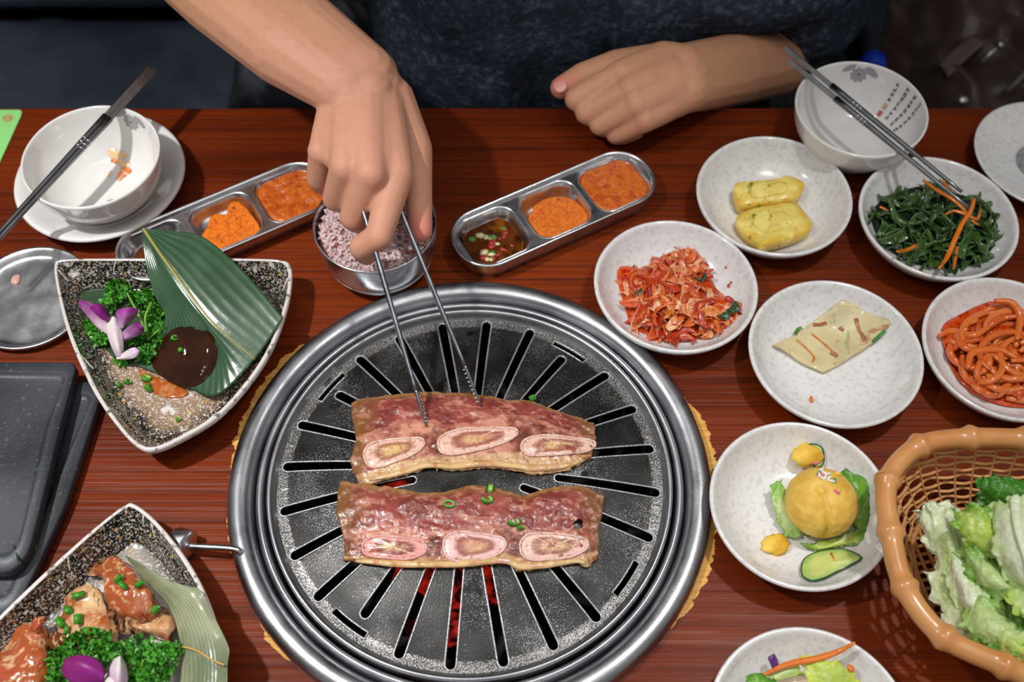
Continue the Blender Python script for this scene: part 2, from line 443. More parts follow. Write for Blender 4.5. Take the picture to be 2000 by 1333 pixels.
for x in (TX0+.08, TX1-.08):
    for y in (TY0+.06, TY1-.08):
        m = MB(); rbox(m, (x-.035, y-.035, 0), (x+.035, y+.035, T-.036), .004, 2); m.build('leg', m_wood, table, smooth=False)
for y in (TY0+.05, TY1-.06):
    m = MB(); rbox(m, (TX0+.1, y-.012, T-.12), (TX1-.1, y+.012, T-.036), .003, 2); m.build('apron', m_wood, table, smooth=False)

# ------------------------------------------------------------------ grill: steel surround sunk in the table, plate on top, charcoal below
gx, gy = GC; G0 = (gx, gy, T)
grill = thing('table_grill', 'round steel charcoal grill surround set into the wooden table', 'grill', G0)
m = MB(); lathe(m, smooth_prof([(.1560, -.012), (.1690, -.001), (.1703, .003), (.1695, .0075), (.1660, .0110), (.1610, .0122), (.1562, .0105), (.1533, .0062), (.1522, .002), (.1518, -.004)], 40), G0, 160); m.build('outer_ring', m_steel_dull, grill)
m = MB(); lathe(m, smooth_prof([(.1518, -.004), (.1510, .003), (.1496, .0068), (.1476, .0082), (.1456, .0070), (.1446, .0035), (.1443, -.004)], 26), G0, 160); m.build('inner_ring', m_steel_dull, grill)
m = MB(); lathe(m, smooth_prof([(.1522, -.003), (.1480, -.006), (.1443, -.006), (.1435, -.03), (.132, -.075), (.10, -.092), (0.0, -.094)], 30), G0, 96); m.build('fire_pot', m_black, grill)
# damper lever on the left of the surround
m = MB(); tube(m, [W(370, 1068, .012), W(400, 1069, .014), W(440, 1071, .0145), W(462, 1074, .0145), W(470, 1080, .012), W(472, 1083, .006)], .0023, 10, n=26); lv = m.build('damper_lever', m_steel, grill)
m = MB()
kc = W(356, 1062, .011); kd = W(376, 1068, .013)-kc; kd /= np.linalg.norm(kd)
tube(m, [kc-kd*.006, kc-kd*.0055, kc-kd*.004, kc+kd*.004, kc+kd*.0055, kc+kd*.006], [.008, .0098, .0104, .0104, .0098, .007], 28)
m.build('knob', m_steel, lv)

plate = thing('grill_plate', 'dark domed iron grill plate with radial slots under the meat', 'grill plate', G0)
slots = []
for k in range(24):
    a = math.radians(11+15*k-.4); ro = .1305; ri = .040 if k % 2 == 0 else .062
    if k in (3, 9, 15): ro = .118
    if k == 21: continue
    slots.append((a, ri, ro))
def slot_loop(a, ri, ro, hw=.0038, n=7, m_=14):
    ca, sa = math.cos(a), math.sin(a); o = []
    hi = hw*.80
    for i in range(m_+1): r = ri+(ro-ri)*i/m_; o.append((r, -(hi+(hw-hi)*i/m_)))
    for i in range(1, n): t = -PI/2+PI*i/n; o.append((ro+hw*math.cos(t), hw*math.sin(t)))
    for i in range(m_+1): r = ro-(ro-ri)*i/m_; o.append((r, hw-(hw-hi)*i/m_))
    for i in range(1, n): t = PI/2+PI*i/n; o.append((ri+hi*math.cos(t), hi*math.sin(t)))
    return [(gx+x*ca-y*sa, gy+x*sa+y*ca) for x, y in o]
def arc_loop(a0, a1, r, hw=.0024):
    o = []
    for i in range(9): t = a0+(a1-a0)*i/8; o.append((gx+(r-hw)*math.cos(t), gy+(r-hw)*math.sin(t)))
    for i in range(9): t = a1-(a1-a0)*i/8; o.append((gx+(r+hw)*math.cos(t), gy+(r+hw)*math.sin(t)))
    return o
arcs = [arc_loop(math.radians(c_-6.3), math.radians(c_+6.3), .1292) for c_ in (55.5, 144.3, 233.3, 325.7)]
loops = [slot_loop(*s_) for s_ in slots]+arcs
v, f = curve_fill([circ(gx, gy, .1385, 128)]+loops, .0016, 0, maxlen=.006)
def iron_col(x, y):
    r = math.hypot(x-gx, y-gy); n_ = fz((x, y, 0), 45, 2); n2 = fz((x, y, 0), 700, 5, 2)
    base = mix(lin(26, 25, 25), lin(56, 55, 54), .5+n_)
    return base
m = MB(); m.add([(p[0], p[1], T+dome(p[0], p[1])-.0016+p[2]) for p in v], f, [iron_col(p[0], p[1]) for p in v]); o = m.build('cooking_surface', m_iron, plate)
es = o.modifiers.new('edges', 'EDGE_SPLIT'); es.split_angle = math.radians(40)
m = MB(); lathe(m, smooth_prof([(.1355, .0035), (.1372, .0055), (.1385, .0085), (.1402, .0102), (.1420, .0095), (.1428, .006), (.1426, .0)], 22), G0, 160); m.build('raised_rim', m_steel_dull, plate)
m_lip = mat('worn_bright_lip', lin(196, 196, 198), .42, .7, layers=[('noise', 1600, .5, .62, lin(88, 88, 90))], bump=[('noise', 1200, .4, .0005)])
for lp in loops:
    m = MB(); P = [(x, y, T+dome(x, y)+.0001) for x, y in lp]
    tube(m, P, .00075, 6, closed=True); m.build('slot_lip', m_lip, plate)
m_coal = mat('glowing_charcoal', lin(30, 24, 22), .9, layers=[('noise', 60, .5, .7, lin(120, 110, 105))], bump=[('noise', 150, .6, .004)])
m_ember = mat('red_hot_ember', (.9, .03, .015), .8, layers=[('noise', 90, .38, .56, (.02, .004, .003))], emit=.30)
for k in range(16):
    a = random.uniform(0, 2*PI); r = random.uniform(.0, .085)
    if k < 6: a = math.radians(-90+random.uniform(-40, 40)); r = random.uniform(.05, .09)
    m = MB(); blob(m, (gx+r*math.cos(a), gy+r*math.sin(a), T-.072+random.uniform(0, .012)), random.uniform(.016, .024), 2, .3, 1.4, seed=k, scale=(1.3, .9, .8))
    o = m.build('charcoal', m_ember if k % 2 == 0 else m_coal)
    tag(o, 'lump of glowing charcoal seen through the slots of the grill plate' if k % 2 == 0 else 'grey ashy lump of charcoal in the fire pot under the plate', 'charcoal', 'charcoal lumps under the grill plate')

# ------------------------------------------------------------------ white banchan dishes
DR = .0626; DH = .028
dish_prof = smooth_prof([(0, .0035), (.020, .0036), (.034, .0046), (.046, .0100), (.0545, .0188), (.0592, .0262), (.0612, .0281), (.0626, .0272), (.0624, .0245), (.0570, .0150), (.0480, .0060), (.0400, .0025), (.0350, .0004), (.0320, .0000), (.0310, .0012), (0, .0014)], 64)
def dish_floor(r):                          # inner surface height of a dish at radius r
    return float(np.interp(r, [0, .02, .034, .046, .0545, .0592], [.0035, .0036, .0046, .0100, .0188, .0262]))
dish0 = None
def dish(x, y, label, sc=1., rot=0.):
    global dish0
    if dish0 is None:
        m = MB(); lathe(m, dish_prof, (0, 0, 0), 96); dish0 = m.build('banchan_dish', m_dish, loc=(0, 0, 0)); o = dish0
    else: o = dish0.copy(); C.objects.link(o)
    o.location = (x, y, T+.0003); o.scale = (sc, sc, 1); o.rotation_euler = (0, 0, rot); LOC[o.name] = np.array([x, y, T])
    return tag(o, label, 'dish', 'speckled white side dishes')
DA = (.1247, .4765); DB = (.2120, .5668); DC = (.3401, .5440); DD = (.2380, .4174); DE = (.1955, .2968); DG = (.3662, .4212)
dk = dish(*DA, 'speckled white dish holding the cabbage kimchi', rot=.0); dk.rotation_euler = (-.70*.026, .71*.026, 0); dk.location.z += .0010
dish(*DB, 'speckled white dish holding two yellow egg roll slices', rot=1.1)
dish(*DC, 'speckled white dish holding the dark green seaweed salad', rot=2.)
dish(*DD, 'speckled white dish holding a flat piece of savoury pancake', 1.017, rot=2.9)
dish(*DE, 'speckled white dish holding the yellow mashed potato ball', .985, rot=4.)
dish(*DG, 'speckled white dish holding the red spicy radish strips', rot=5.)
pF = W(1585, 1420, .028); DF = (pF[0], pF[1]-.0015)
dish(*DF, 'speckled white dish of shredded salad at the front edge', 1.0, rot=5.5)
def onD(D, px, py, e=.0):                   # point on a dish's inner floor under a pixel, e above it
    h = .005
    for _ in range(8):
        p = W(px, py, h+e); h = dish_floor(math.hypot(p[0]-D[0], p[1]-D[1]))
    return W(px, py, h+e)

# saucer far right with a sunken grey well
pH = (.4502, .616)
su = thing('saucer', 'empty white saucer with a sunken grey centre at the right edge', 'saucer', (*pH, T))
m = MB(); lathe(m, smooth_prof([(.0225, .0085), (.027, .0092), (.040, .0128), (.054, .0178), (.0595, .0204), (.0608, .0196), (.0595, .0172), (.048, .0112), (.034, .0065), (.030, .0), (.028, .0), (.027, .004), (.0225, .0055)], 50), (*pH, T), 80, closed=True); m.build('rim', m_dish, su)
m = MB(); lathe(m, smooth_prof([(0, .0052), (.019, .0054), (.0222, .0072), (.0236, .0088)], 16), (*pH, T), 64); m.build('well', mat('grey_glaze', lin(150, 150, 152), .25, layers=[('noise', 300, .5, .6, lin(130, 130, 134))], coat=.5), su)

# ------------------------------------------------------------------ rice bowls with printed verse
m_ink = mat('grey_black_print', lin(70, 68, 70), .3); m_ink2 = mat('pale_grey_print', lin(158, 156, 160), .25); m_red = mat('red_seal_print', lin(190, 92, 84), .3); m_gold = mat('ochre_seal_print', lin(196, 172, 132), .3)
def rice_bowl(c, h, R, label):
    k = R/.0544
    outer = [(R, h-.0008), (R*.985, h*.86), (R*.93, h*.60), (R*.80, h*.34), (R*.62, h*.14), (R*.55, h*.05), (R*.545, 0), (R*.50, 0)]
    inner = [(0, .006), (R*.30, .0065), (R*.55, h*.18), (R*.76, h*.38), (R*.885, h*.62), (R*.94, h*.86), (R*.965, h-.0006), (R*.985, h)]
    prof = smooth_prof(inner+outer, 56)+[(R*.48, .003), (0, .0035)]
    t = thing('rice_bowl', label, 'bowl', c)
    m = MB(); lathe(m, prof, c, 96); m.build('bowl_body', m_white, t)
    ip = crv([(a, b, 0) for a, b in inner], 60)[:, :2]
    L = np.concatenate([[0], np.cumsum(np.linalg.norm(np.diff(ip, axis=0), axis=1))])
    def S(ang, s):                           # ang: azimuth (radians), s: metres below the rim along the inner wall
        q = L[-1]-s; r = np.interp(q, L, ip[:, 0])-.0004; z = np.interp(q, L, ip[:, 1])+.0003
        return np.array([c[0]+r*math.cos(ang), c[1]+r*math.sin(ang), c[2]+z])
    return t, S
def stroke(m, S, a0, s0, a1, s1, wd, R):
    dx = (a1-a0)*R; ds = s1-s0; l = math.hypot(dx, ds)+1e-9; nx, ns = -ds/l*wd, dx/l*wd
    V = [S(a0+nx/R, s0+ns), S(a1+nx/R, s1+ns), S(a1-nx/R, s1-ns), S(a0-nx/R, s0-ns)]
    m.add(V, [(0, 1, 2, 3)])
def glyph(m, S, a, s, sz, R, rnd):           # one small brush-written character
    for _ in range(rnd.randint(2, 3)):
        y = s+rnd.uniform(-.45, .45)*sz; stroke(m, S, a-.42*sz/R, y, a+.42*sz/R, y+rnd.uniform(-.1, .1)*sz, sz*.07, R)
    for _ in range(rnd.randint(1, 2)):
        x = a+rnd.uniform(-.35, .35)*sz/R; stroke(m, S, x, s-.48*sz, x+rnd.uniform(-.12, .12)*sz/R, s+.48*sz, sz*.07, R)
    x = a+rnd.uniform(-.1, .1)*sz/R; stroke(m, S, x, s, x+rnd.choice((-1, 1))*.4*sz/R, s+.45*sz, sz*.08, R)
def blossom(m, S, a, s, rad, R, n=9):
    for k in range(n):
        b = 2*PI*k/n; V = []
        for i in range(10):
            t = 2*PI*i/10; px_ = rad*.55+rad*.45*math.cos(t); py_ = rad*.26*math.sin(t)
            V.append(S(a+(px_*math.cos(b)-py_*math.sin(b))/R, s+px_*math.sin(b)+py_*math.cos(b)))
        m.add(V, [tuple(range(10))])
def leafprint(m, S, a, s, l, wd, b, R):
    V = []
    for i in range(14):
        t = 2*PI*i/14; x = l*math.cos(t); y = wd*math.sin(t)
        V.append(S(a+(x*math.cos(b)-y*math.sin(b))/R, s+x*math.sin(b)+y*math.cos(b)))
    m.add(V, [tuple(range(14))])
def print_bowl(t, S, R, az_flower, az_text, cols, flip, seed, big=1.):
    rnd = random.Random(seed)
    m = MB(); blossom(m, S, az_flower, .0125, .0075, R); leafprint(m, S, az_flower+.18, .0065, .006, .0025, .5, R); leafprint(m, S, az_flower-.20, .008, .0065, .003, -.5, R); m.build('blossom_print', m_ink2, t)
    m = MB(); blossom(m, S, az_flower, .0125, .0035, R, 7); m.build('blossom_heart', m_ink, t)
    m = MB()
    for q, (da, s0, n) in enumerate(cols):
        for k in range(n): glyph(m, S, az_text+da, s0+k*.0044*big, .0033*big, R, rnd)
    m.build('printed_verse', m_ink, t)
    da, s0, n = cols[0]
    for k, mm in ((0, m_gold), (1, m_red)):
        m = MB(); s = s0+(n+.4+k*1.4)*.0044*big; h_ = .0021*big
        V = [S(az_text+da+dx*h_/R, s+ds*h_) for dx, ds in ((-1, -1), (1, -1), (1, 1), (-1, 1))]; m.add(V, [(0, 1, 2, 3)]); m.build('seal_mark', mm, t)
BR = (.2894, .6403, T+.0003)
tR, SR = rice_bowl(BR, .050, .0546, 'empty white rice bowl printed with grey verse, under the right chopsticks')
print_bowl(tR, SR, .05, math.radians(80), math.radians(24), [(.30, .0085, 4), (.10, .0065, 7), (-.09, .0065, 7), (-.27, .0065, 7)], 1, 3, 1.15)
m = MB(); blob(m, np.array([BR[0]-.002, BR[1]-.017, BR[2]+.0076]), .0016, 2, .2, 1.5, scale=(1.2, .8, .5)); m.build('brown_residue', mat('brown_residue', lin(70, 40, 36), .4), tR)
SL = (-.341, .5934)
m = MB(); lathe(m, smooth_prof([(0, .0075), (.036, .0078), (.044, .0085), (.052, .0125), (.062, .0185), (.0672, .0206), (.0692, .0200), (.0688, .0175), (.060, .0118), (.048, .005), (.041, .0002), (.038, .0), (.036, .003), (0, .004)], 60), (*SL, T+.0003), 96)
tag(m.build('saucer', m_white, loc=(*SL, T)), 'glossy white saucer under the sauce-smeared rice bowl', 'saucer')
BL = (-.3326, .5790, T+.0105)
tL, SLf = rice_bowl(BL, .050, .0542, 'white rice bowl smeared with orange sauce, standing on a saucer at left')
print_bowl(tL, SLf, .05, math.radians(66), math.radians(5), [(.20, .006, 6), (.06, .006, 7), (-.06, .006, 7)], 1, 5, .95)
m_smear = mat('orange_sauce_smear', lin(235, 150, 60), .25, layers=[('noise', 300, .4, .65, lin(214, 84, 28))], coat=.5)
m_smear2 = mat('pale_sauce_film', lin(240, 205, 160), .25, layers=[('noise', 300, .4, .65, lin(238, 190, 130))], coat=.5)
rnd = random.Random(4)
def bowlpt(px, py):                          # point on the left bowl's inner surface under a pixel
    best = None
    for s_ in np.linspace(.004, .062, 60):
        for a_ in np.linspace(-PI, PI, 120):
            p = SLf(a_, s_)
            z = p[2]-T; q = W(px, py, z); d = (q[0]-p[0])**2+(q[1]-p[1])**2
            if best is None or d < best[0]: best = (d, p, a_, s_)
    return best
for (px, py, l, mt_) in ((241, 318, .0042, m_smear2), (246, 332, .0040, m_smear), (222, 316, .0020, m_smear), (237, 348, .0030, m_smear), (218, 362, .0026, m_smear), (205, 372, .002, m_smear), (228, 300, .0045, m_smear2), (213, 346, .0024, m_smear2)):
    d_, p_, a_, s_ = bowlpt(px, py); m = MB(); V = []
    for i in range(18):
        t_ = 2*PI*i/18; rr = 1.5*l*(1+.35*math.sin(2*t_+px)+.25*math.sin(3*t_+py)); V.append(SLf(a_+rr*math.cos(t_)*1.3/.05, s_+rr*.7*math.sin(t_))+np.array([0, 0, .0003]))
    patch(m, V, 3, .0006, n=18, closed_curve=False); m.build('sauce_smear', mt_, tL)

# chopsticks
m_chop = mat('brushed_steel_chopstick', lin(150, 151, 154), .3, 1., layers=[('noise', 60, .4, .7, lin(124, 125, 129))], bump=[('noise', 1500, .2, .0003)])
def ray_h(px, py, p0, p1):                   # point of segment line p0-p1 (3D) closest to pixel: used for end points along the stick
    best = None
    for t_ in np.linspace(-3, 4, 1400):
        p = p0+(p1-p0)*t_; z = p[2]-T; q = W(px, py, z); d = np.linalg.norm(q[:2]-p[:2])
        if best is None or d < best[0]: best = (d, p)
    return best[1]
def chopstick(p_tip, p_end, label, tip_r=.0014, end_r=.0029, tex=True):
    t = thing('chopstick', label, 'chopstick', p_tip, 'steel chopsticks')
    d = p_end-p_tip; L_ = np.linalg.norm(d)
    m = MB(); tube(m, [p_tip+d*k for k in np.linspace(0, .72, 12)], list(np.linspace(tip_r, end_r, 12)), 12); m.build('shaft', m_chop, t)
    m = MB(); tube(m, [p_tip+d*k for k in np.linspace(.718, 1, 6)], [end_r*1.04]*6, 4 if tex else 10, squash=.8); m.build('flat_handle', m_chop, t, smooth=False)
    m = MB()
    for k in (.55, .57, .59): tube(m, [p_tip+d*(k-.002), p_tip+d*(k+.002)], end_r*1.02, 12)
    m.build('engraved_band', m_steel, t)
hb = .0625
a = W(218, 214, hb); b_ = W(92, 352, hb-.0015)
chopstick(ray_h(-40, 492, a, b_), ray_h(270, 126, a, b_), 'steel chopstick lying across the left bowl, nearer the wall of the bowl')
a = W(226, 219, hb); b_ = W(97, 359, hb-.0015)
chopstick(ray_h(-32, 505, a, b_), ray_h(284, 131, a, b_), 'steel chopstick lying across the left bowl, nearer the sauce smears')
hb = .0525
a = W(1592, 141, hb); b_ = W(1756, 275, hb); chopstick(ray_h(1891, 366, a, b_), ray_h(1527, 98, a, b_), 'upper steel chopstick of the pair lying across the right bowl')
a = W(1590, 158, hb); b_ = W(1748, 288, hb); chopstick(ray_h(1903, 395, a, b_), ray_h(1533, 122, a, b_), 'lower steel chopstick of the pair, its tip over the seaweed dish')

# ------------------------------------------------------------------ three-compartment sauce trays
def tray(cx, cy, ang, label, L=.181, Wd=.0605, h=.021):
    t = thing('sauce_tray', label, 'tray', (cx, cy, T))
    hx, hy = L/2, Wd/2; ca, sa = math.cos(ang), math.sin(ang)
    def X(x, y, z): return (cx+x*ca-y*sa, cy+x*sa+y*ca, T+z)
    cells = []
    for k in (-1, 0, 1): cells.append((k*.0570, 0.0, .0262, .0248, .0125))
    outer = rrect(0, 0, hx-.0036, hy-.0036, .0244, n=14)
    lo = [outer]+[rrect(a_, b2, hx2, hy2, r_, n=8) for a_, b2, hx2, hy2, r_ in cells]
    v, f = curve_fill(lo, .0003, 0)
    m = MB(); m.add([X(p[0], p[1], h-.0035+p[2]) for p in v], f)
    def loops_mesh(m, lps):
        n = len(lps[0][0]); V = []; F = []
        for lp, z in lps: V += [X(x, y, z) for x, y in lp]
        for i in range(len(lps)-1):
            for j in range(n): F.append((i*n+j, i*n+(j+1) % n, (i+1)*n+(j+1) % n, (i+1)*n+j))
        m.add(V, F); return n, V
    m.build('deck', m_steel, t, smooth=False)
    m = MB(); R = lambda d: rrect(0, 0, hx-d, hy-d, .028-d, n=14)
    loops_mesh(m, [(R(.0046), h-.0036), (R(.0038), h-.0022), (R(.0030), h-.0008), (R(.0018), h), (R(.0006), h-.0002), (R(0), h-.0012), (R(.0004), h-.0022), (R(.0016), h-.0024), (R(.0022), h-.005), (R(.0030), h*.4), (R(.0040), 0.0005), (R(.0052), .0003), (R(.0046), .004), (R(.0036), h*.5), (R(.0030), h-.004)])
    m.build('rolled_rim', m_steel, t)
    for a_, b2, hx2, hy2, r_ in cells:
        m = MB(); Q = lambda d, rr=0: rrect(a_, b2, hx2-d, hy2-d, max(.004, r_-d*.4), n=8)
        n, V = loops_mesh(m, [(Q(-.0006), h-.0030), (Q(.0000), h-.0027), (Q(.0010), h-.0036), (Q(.0024), h-.009), (Q(.0042), .0052), (Q(.0062), .0032), (Q(.0095), .0026), (Q(.0150), .0025)])
        m.f.append(tuple(range(len(m.v)-n, len(m.v)))); m.build('compartment', m_steel, t)
    return t, X, cells
m_relish = mat('orange_bean_paste', lin(206, 104, 34), .22, attr=False, layers=[('noise', 130, .45, .62, lin(186, 78, 22)), ('voronoi', 330, .22, .08, lin(232, 156, 74)), ('noise', 220, .62, .7, lin(150, 44, 16))], bump=[('noise', 260, .6, .0025)], coat=.5, coatr=.06, sss=.15)
m_powder = mat('orange_seasoning_powder', lin(228, 122, 32), .8, layers=[('noise', 420, .45, .62, lin(208, 92, 22)), ('noise', 900, .62, .7, lin(245, 160, 70)), ('noise', 250, .66, .72, lin(120, 48, 20))], bump=[('noise', 700, .8, .002), ('noise', 150, .5, .003)])
m_oil = mat('brown_chilli_oil', lin(96, 48, 10), .06, layers=[('noise', 90, .45, .7, lin(46, 20, 8)), ('noise', 60, .6, .75, lin(150, 84, 16))], bump=[('noise', 60, .15, .002)], coat=1, coatr=.03)
def fill_cell(name, X, cell, z, mt_, amp, f, seed, label, inset=.0030, pts=None, edge=.006, part=None):
    a_, b2, hx2, hy2, r_ = cell
    lp = pts or [(x, y) for x, y in rrect(a_, b2, hx2-inset, hy2-inset, r_, n=8)]
    m = MB(); O = [np.array(X(x, y, z)) for x, y in lp]
    patch(m, O, 16, 0, base=T+.0034, n=len(O), noise=amp, nf=f, seed=seed, closed_curve=False)
    o = m.build(name, mt_); return tag(o, label, part or 'sauce')
trR, XR, cR = tray(.0347, .5592, math.radians(28.9), 'steel three-compartment sauce tray at centre, left of the kimchi dish')
fill_cell('bean_sauce', XR, cR[2], .0150, m_relish, .0012, 160, 1, 'orange bean sauce in the upper right cell of the centre tray', .0022)
pp = [(cR[1][0]+x*1.12, cR[1][1]+y*1.1) for x, y in ((.0205, -.012), (.0190, .002), (.0150, .0085), (.010, .0125), (.002, .015), (-.008, .014), (-.0135, .010), (-.0195, .004), (-.0195, -.012), (-.014, -.0195), (.0, -.0205), (.014, -.0195))]
fill_cell('seasoning_powder', XR, cR[1], .0120, m_powder, .0022, 130, 2, 'orange seasoning powder in the middle cell of the centre tray', pts=[tuple(q[:2]) for q in crv([(a_, b2, 0) for a_, b2 in pp], 48, closed=True)], part='seasoning')
fill_cell('chilli_oil_sauce', XR, cR[0], .0105, m_oil, .0001, 100, 3, 'dark chilli oil sauce with garlic in the lower left cell of the centre tray', .0042)
rnd = random.Random(11)
m_chil = mat('red_chilli', lin(160, 26, 12), .15, coat=.8, layers=[('noise', 300, .5, .7, lin(140, 14, 8))]); m_gar = mat('chopped_garlic', lin(232, 208, 160), .3, coat=.4, sss=.3); m_scal = mat('green_scallion', lin(62, 140, 30), .28, coat=.4, layers=[('noise', 300, .4, .7, lin(30, 100, 20))], sss=.1)
for k in range(34):
    kind = ('chilli_piece', 'garlic_piece', 'scallion_piece')[(0, 0, 1, 2, 1)[k % 5]]
    x = cR[0][0]+rnd.uniform(-.015, .015); y = rnd.uniform(-.016, .010); m = MB(); p = np.array(X_ := XR(x, y, .0108))
    blob(m, p, rnd.uniform(.0016, .0034), 1, .3, 1.3, seed=k, scale=(rnd.uniform(.8, 1.4), rnd.uniform(.7, 1.1), .35))
    o = m.build(kind, {'chilli_piece': m_chil, 'garlic_piece': m_gar, 'scallion_piece': m_scal}[kind])
    tag(o, {'chilli_piece': 'bit of chopped red chilli floating in the chilli oil', 'garlic_piece': 'cream bit of chopped garlic floating in the chilli oil', 'scallion_piece': 'green bit of scallion floating in the chilli oil'}[kind], 'garnish', kind.replace('_', ' ')+'s in the chilli oil')
trL, XLt, cL = tray(-.2314, .5486, math.radians(30.3), 'steel three-compartment sauce tray at left, partly under the bamboo leaf', Wd=.0605, h=.0185)
fill_cell('bean_sauce', XLt, cL[2], .0132, m_relish, .0014, 160, 5, 'orange bean sauce in the upper right cell of the left tray', .0022)
pp = [(cL[1][0]+x*1.15, cL[1][1]+y*1.12) for x, y in ((.0165, -.018), (.0185, -.006), (.0150, .0135), (.010, .0165), (.006, .0135), (.003, .008), (-.003, .012), (-.009, .0105), (-.013, .004), (-.0195, -.002), (-.0195, -.012), (-.014, -.0195), (.0, -.0205))]
m_powder2 = mat('orange_turmeric_powder', lin(240, 130, 22), .8, layers=[('noise', 420, .45, .62, lin(222, 100, 14)), ('noise', 170, .63, .70, lin(92, 50, 40))], bump=[('noise', 700, .8, .002), ('noise', 150, .6, .003)])
fill_cell('seasoning_powder', XLt, cL[1], .0122, m_powder2, .0028, 130, 6, 'bright orange seasoning powder in the middle cell of the left tray', pts=[tuple(q[:2]) for q in crv([(a_, b2, 0) for a_, b2 in pp], 48, closed=True)], part='seasoning')
fill_cell('chilli_oil_sauce', XLt, cL[0], .0062, m_oil, .0001, 100, 7, 'shallow leftover chilli oil in the lower left cell of the left tray', .0062)

# ------------------------------------------------------------------ steel bowl of purple rice
RB = np.array([-.1055, .5201, T+.0003]); RR = .0473; RHt = .050
sb = thing('steel_rice_bowl', 'round stainless steel bowl under the hand, heaped with purple rice', 'bowl', RB)
m = MB(); lathe(m, smooth_prof([(0, .003), (.026, .0034), (.037, .0085), (.0435, .020), (.0455, .034), (.0464, .049), (.0470, .0505), (.0476, .0498), (.0474, .047), (.0466, .034), (.0448, .020), (.0392, .0085), (.0330, .0035), (.0300, .0), (.0285, .0), (.0280, .0015), (0, .0018)], 60), RB, 96); m.build('bowl_body', m_steel, sb)
m = MB()
for z_, r_ in ((.0085, .0394), (.0115, .0412), (.0145, .0427)):
    lathe(m, [(r_-.0006, z_-.0005), (r_+.0006, z_-.0003), (r_+.0009, z_+.0003), (r_-.0002, z_+.0006)], RB, 96, closed=True)
m.build('pressed_rings', m_steel, sb)
m_rice = mat('purple_cooked_rice', (1, 1, 1), .35, attr=True, sss=.25, coat=.25)
m = MB(); rnd = random.Random(2)
lathe(m, smooth_prof([(0.0451, .030), (.0445, .039), (.036, .0435), (.02, .046), (0, .047)], 14), RB, 40, colf=lambda r, z, a: lin(150, 112, 112))
for k in range(1500):
    r = .0435*math.sqrt(rnd.random()); a = rnd.uniform(0, 2*PI)
    z = float(np.interp(r, [0, .02, .036, .0445], [.047, .0462, .0437, .0395]))+rnd.uniform(-.001, .0016)
    c_ = RB+np.array([r*math.cos(a), r*math.sin(a), z]); d = np.array([rnd.gauss(0, 1), rnd.gauss(0, 1), rnd.gauss(0, .45)]); d /= np.linalg.norm(d)
    l = rnd.uniform(.0021, .0030); col = mix(lin(236, 212, 210), lin(206, 162, 162), rnd.random())
    if rnd.random() < .06: col = lin(150, 84, 84)
    tube(m, [c_-d*l, c_-d*l*.75, c_, c_+d*l*.75, c_+d*l], [.0004, .0011, .0014, .0011, .0004], 6, col=col)
o = m.build('rice', m_rice, loc=RB+np.array([0, 0, .03])); tag(o, 'heap of purple cooked rice filling the steel bowl', 'rice', kind='stuff')

# ------------------------------------------------------------------ small round steel plate
SP = (-.3772, .4790)
m = MB(); lathe(m, smooth_prof([(0, .0030), (.038, .0030), (.0425, .0042), (.0462, .0078), (.0478, .0090), (.0486, .0082), (.0484, .0066), (.0450, .0020), (.0420, .0006), (0, .0006)], 44), (*SP, T+.0003), 96)
tag(m.build('steel_plate', mat('scuffed_steel_plate', lin(222, 223, 226), .3, 1., layers=[('noise', 20, .4, .7, lin(208, 210, 213))], bump=[('noise', 30, .05, .002), ('noise', 900, .1, .0004)], rl=('noise', 60, .22, .4)), loc=(*SP, T)), 'small round stainless steel plate left of the speckled triangular plate', 'plate')
m = MB(); p = W(32, 548, .0040); blob(m, p+np.array([0, 0, .0006]), .0042, 2, .3, 1.4, scale=(.9, 1.2, .4)); tag(m.build('meat_scrap', mat('pink_meat_scrap', lin(205, 160, 150), .4)), 'tiny pink scrap of food left on the small steel plate', 'scrap')

# ------------------------------------------------------------------ green card
m = MB(); P = WL([(-190, 214.5), (38, 214.5), (42.5, 218), (41, 226), (-1, 318), (-40, 400), (-300, 400)], .0012)
m.add([(p[0], min(p[1], TY1-.001), p[2]) for p in P]+[(p[0], min(p[1], TY1-.001), T+.0002) for p in P], [tuple(range(6, -1, -1))]+[(i, (i+1) % 7, 7+(i+1) % 7, 7+i) for i in range(7)])
card = m.build('green_card', mat('pale_green_card', lin(150, 224, 132), .45), smooth=False, loc=WL([(0, 260)], .0002)[0]); tag(card, 'pale green card with a faint pink emblem in the far left corner', 'card')
m = MB(); lg = W(15, 231, .0014)
for rr in (.0040, .0023):
    lathe(m, [(rr-.0005, 0), (rr+.0005, 0), (rr+.0005, .0002), (rr-.0005, .0002)], lg, 24, closed=True)
for k in range(3): tube(m, [lg+np.array([-.003, -.0022+k*.002, .0001]), lg+np.array([.003, -.0018+k*.002, .0001])], .0004, 4)
m.build('pink_emblem', mat('pink_print', lin(214, 150, 120), .5), card)

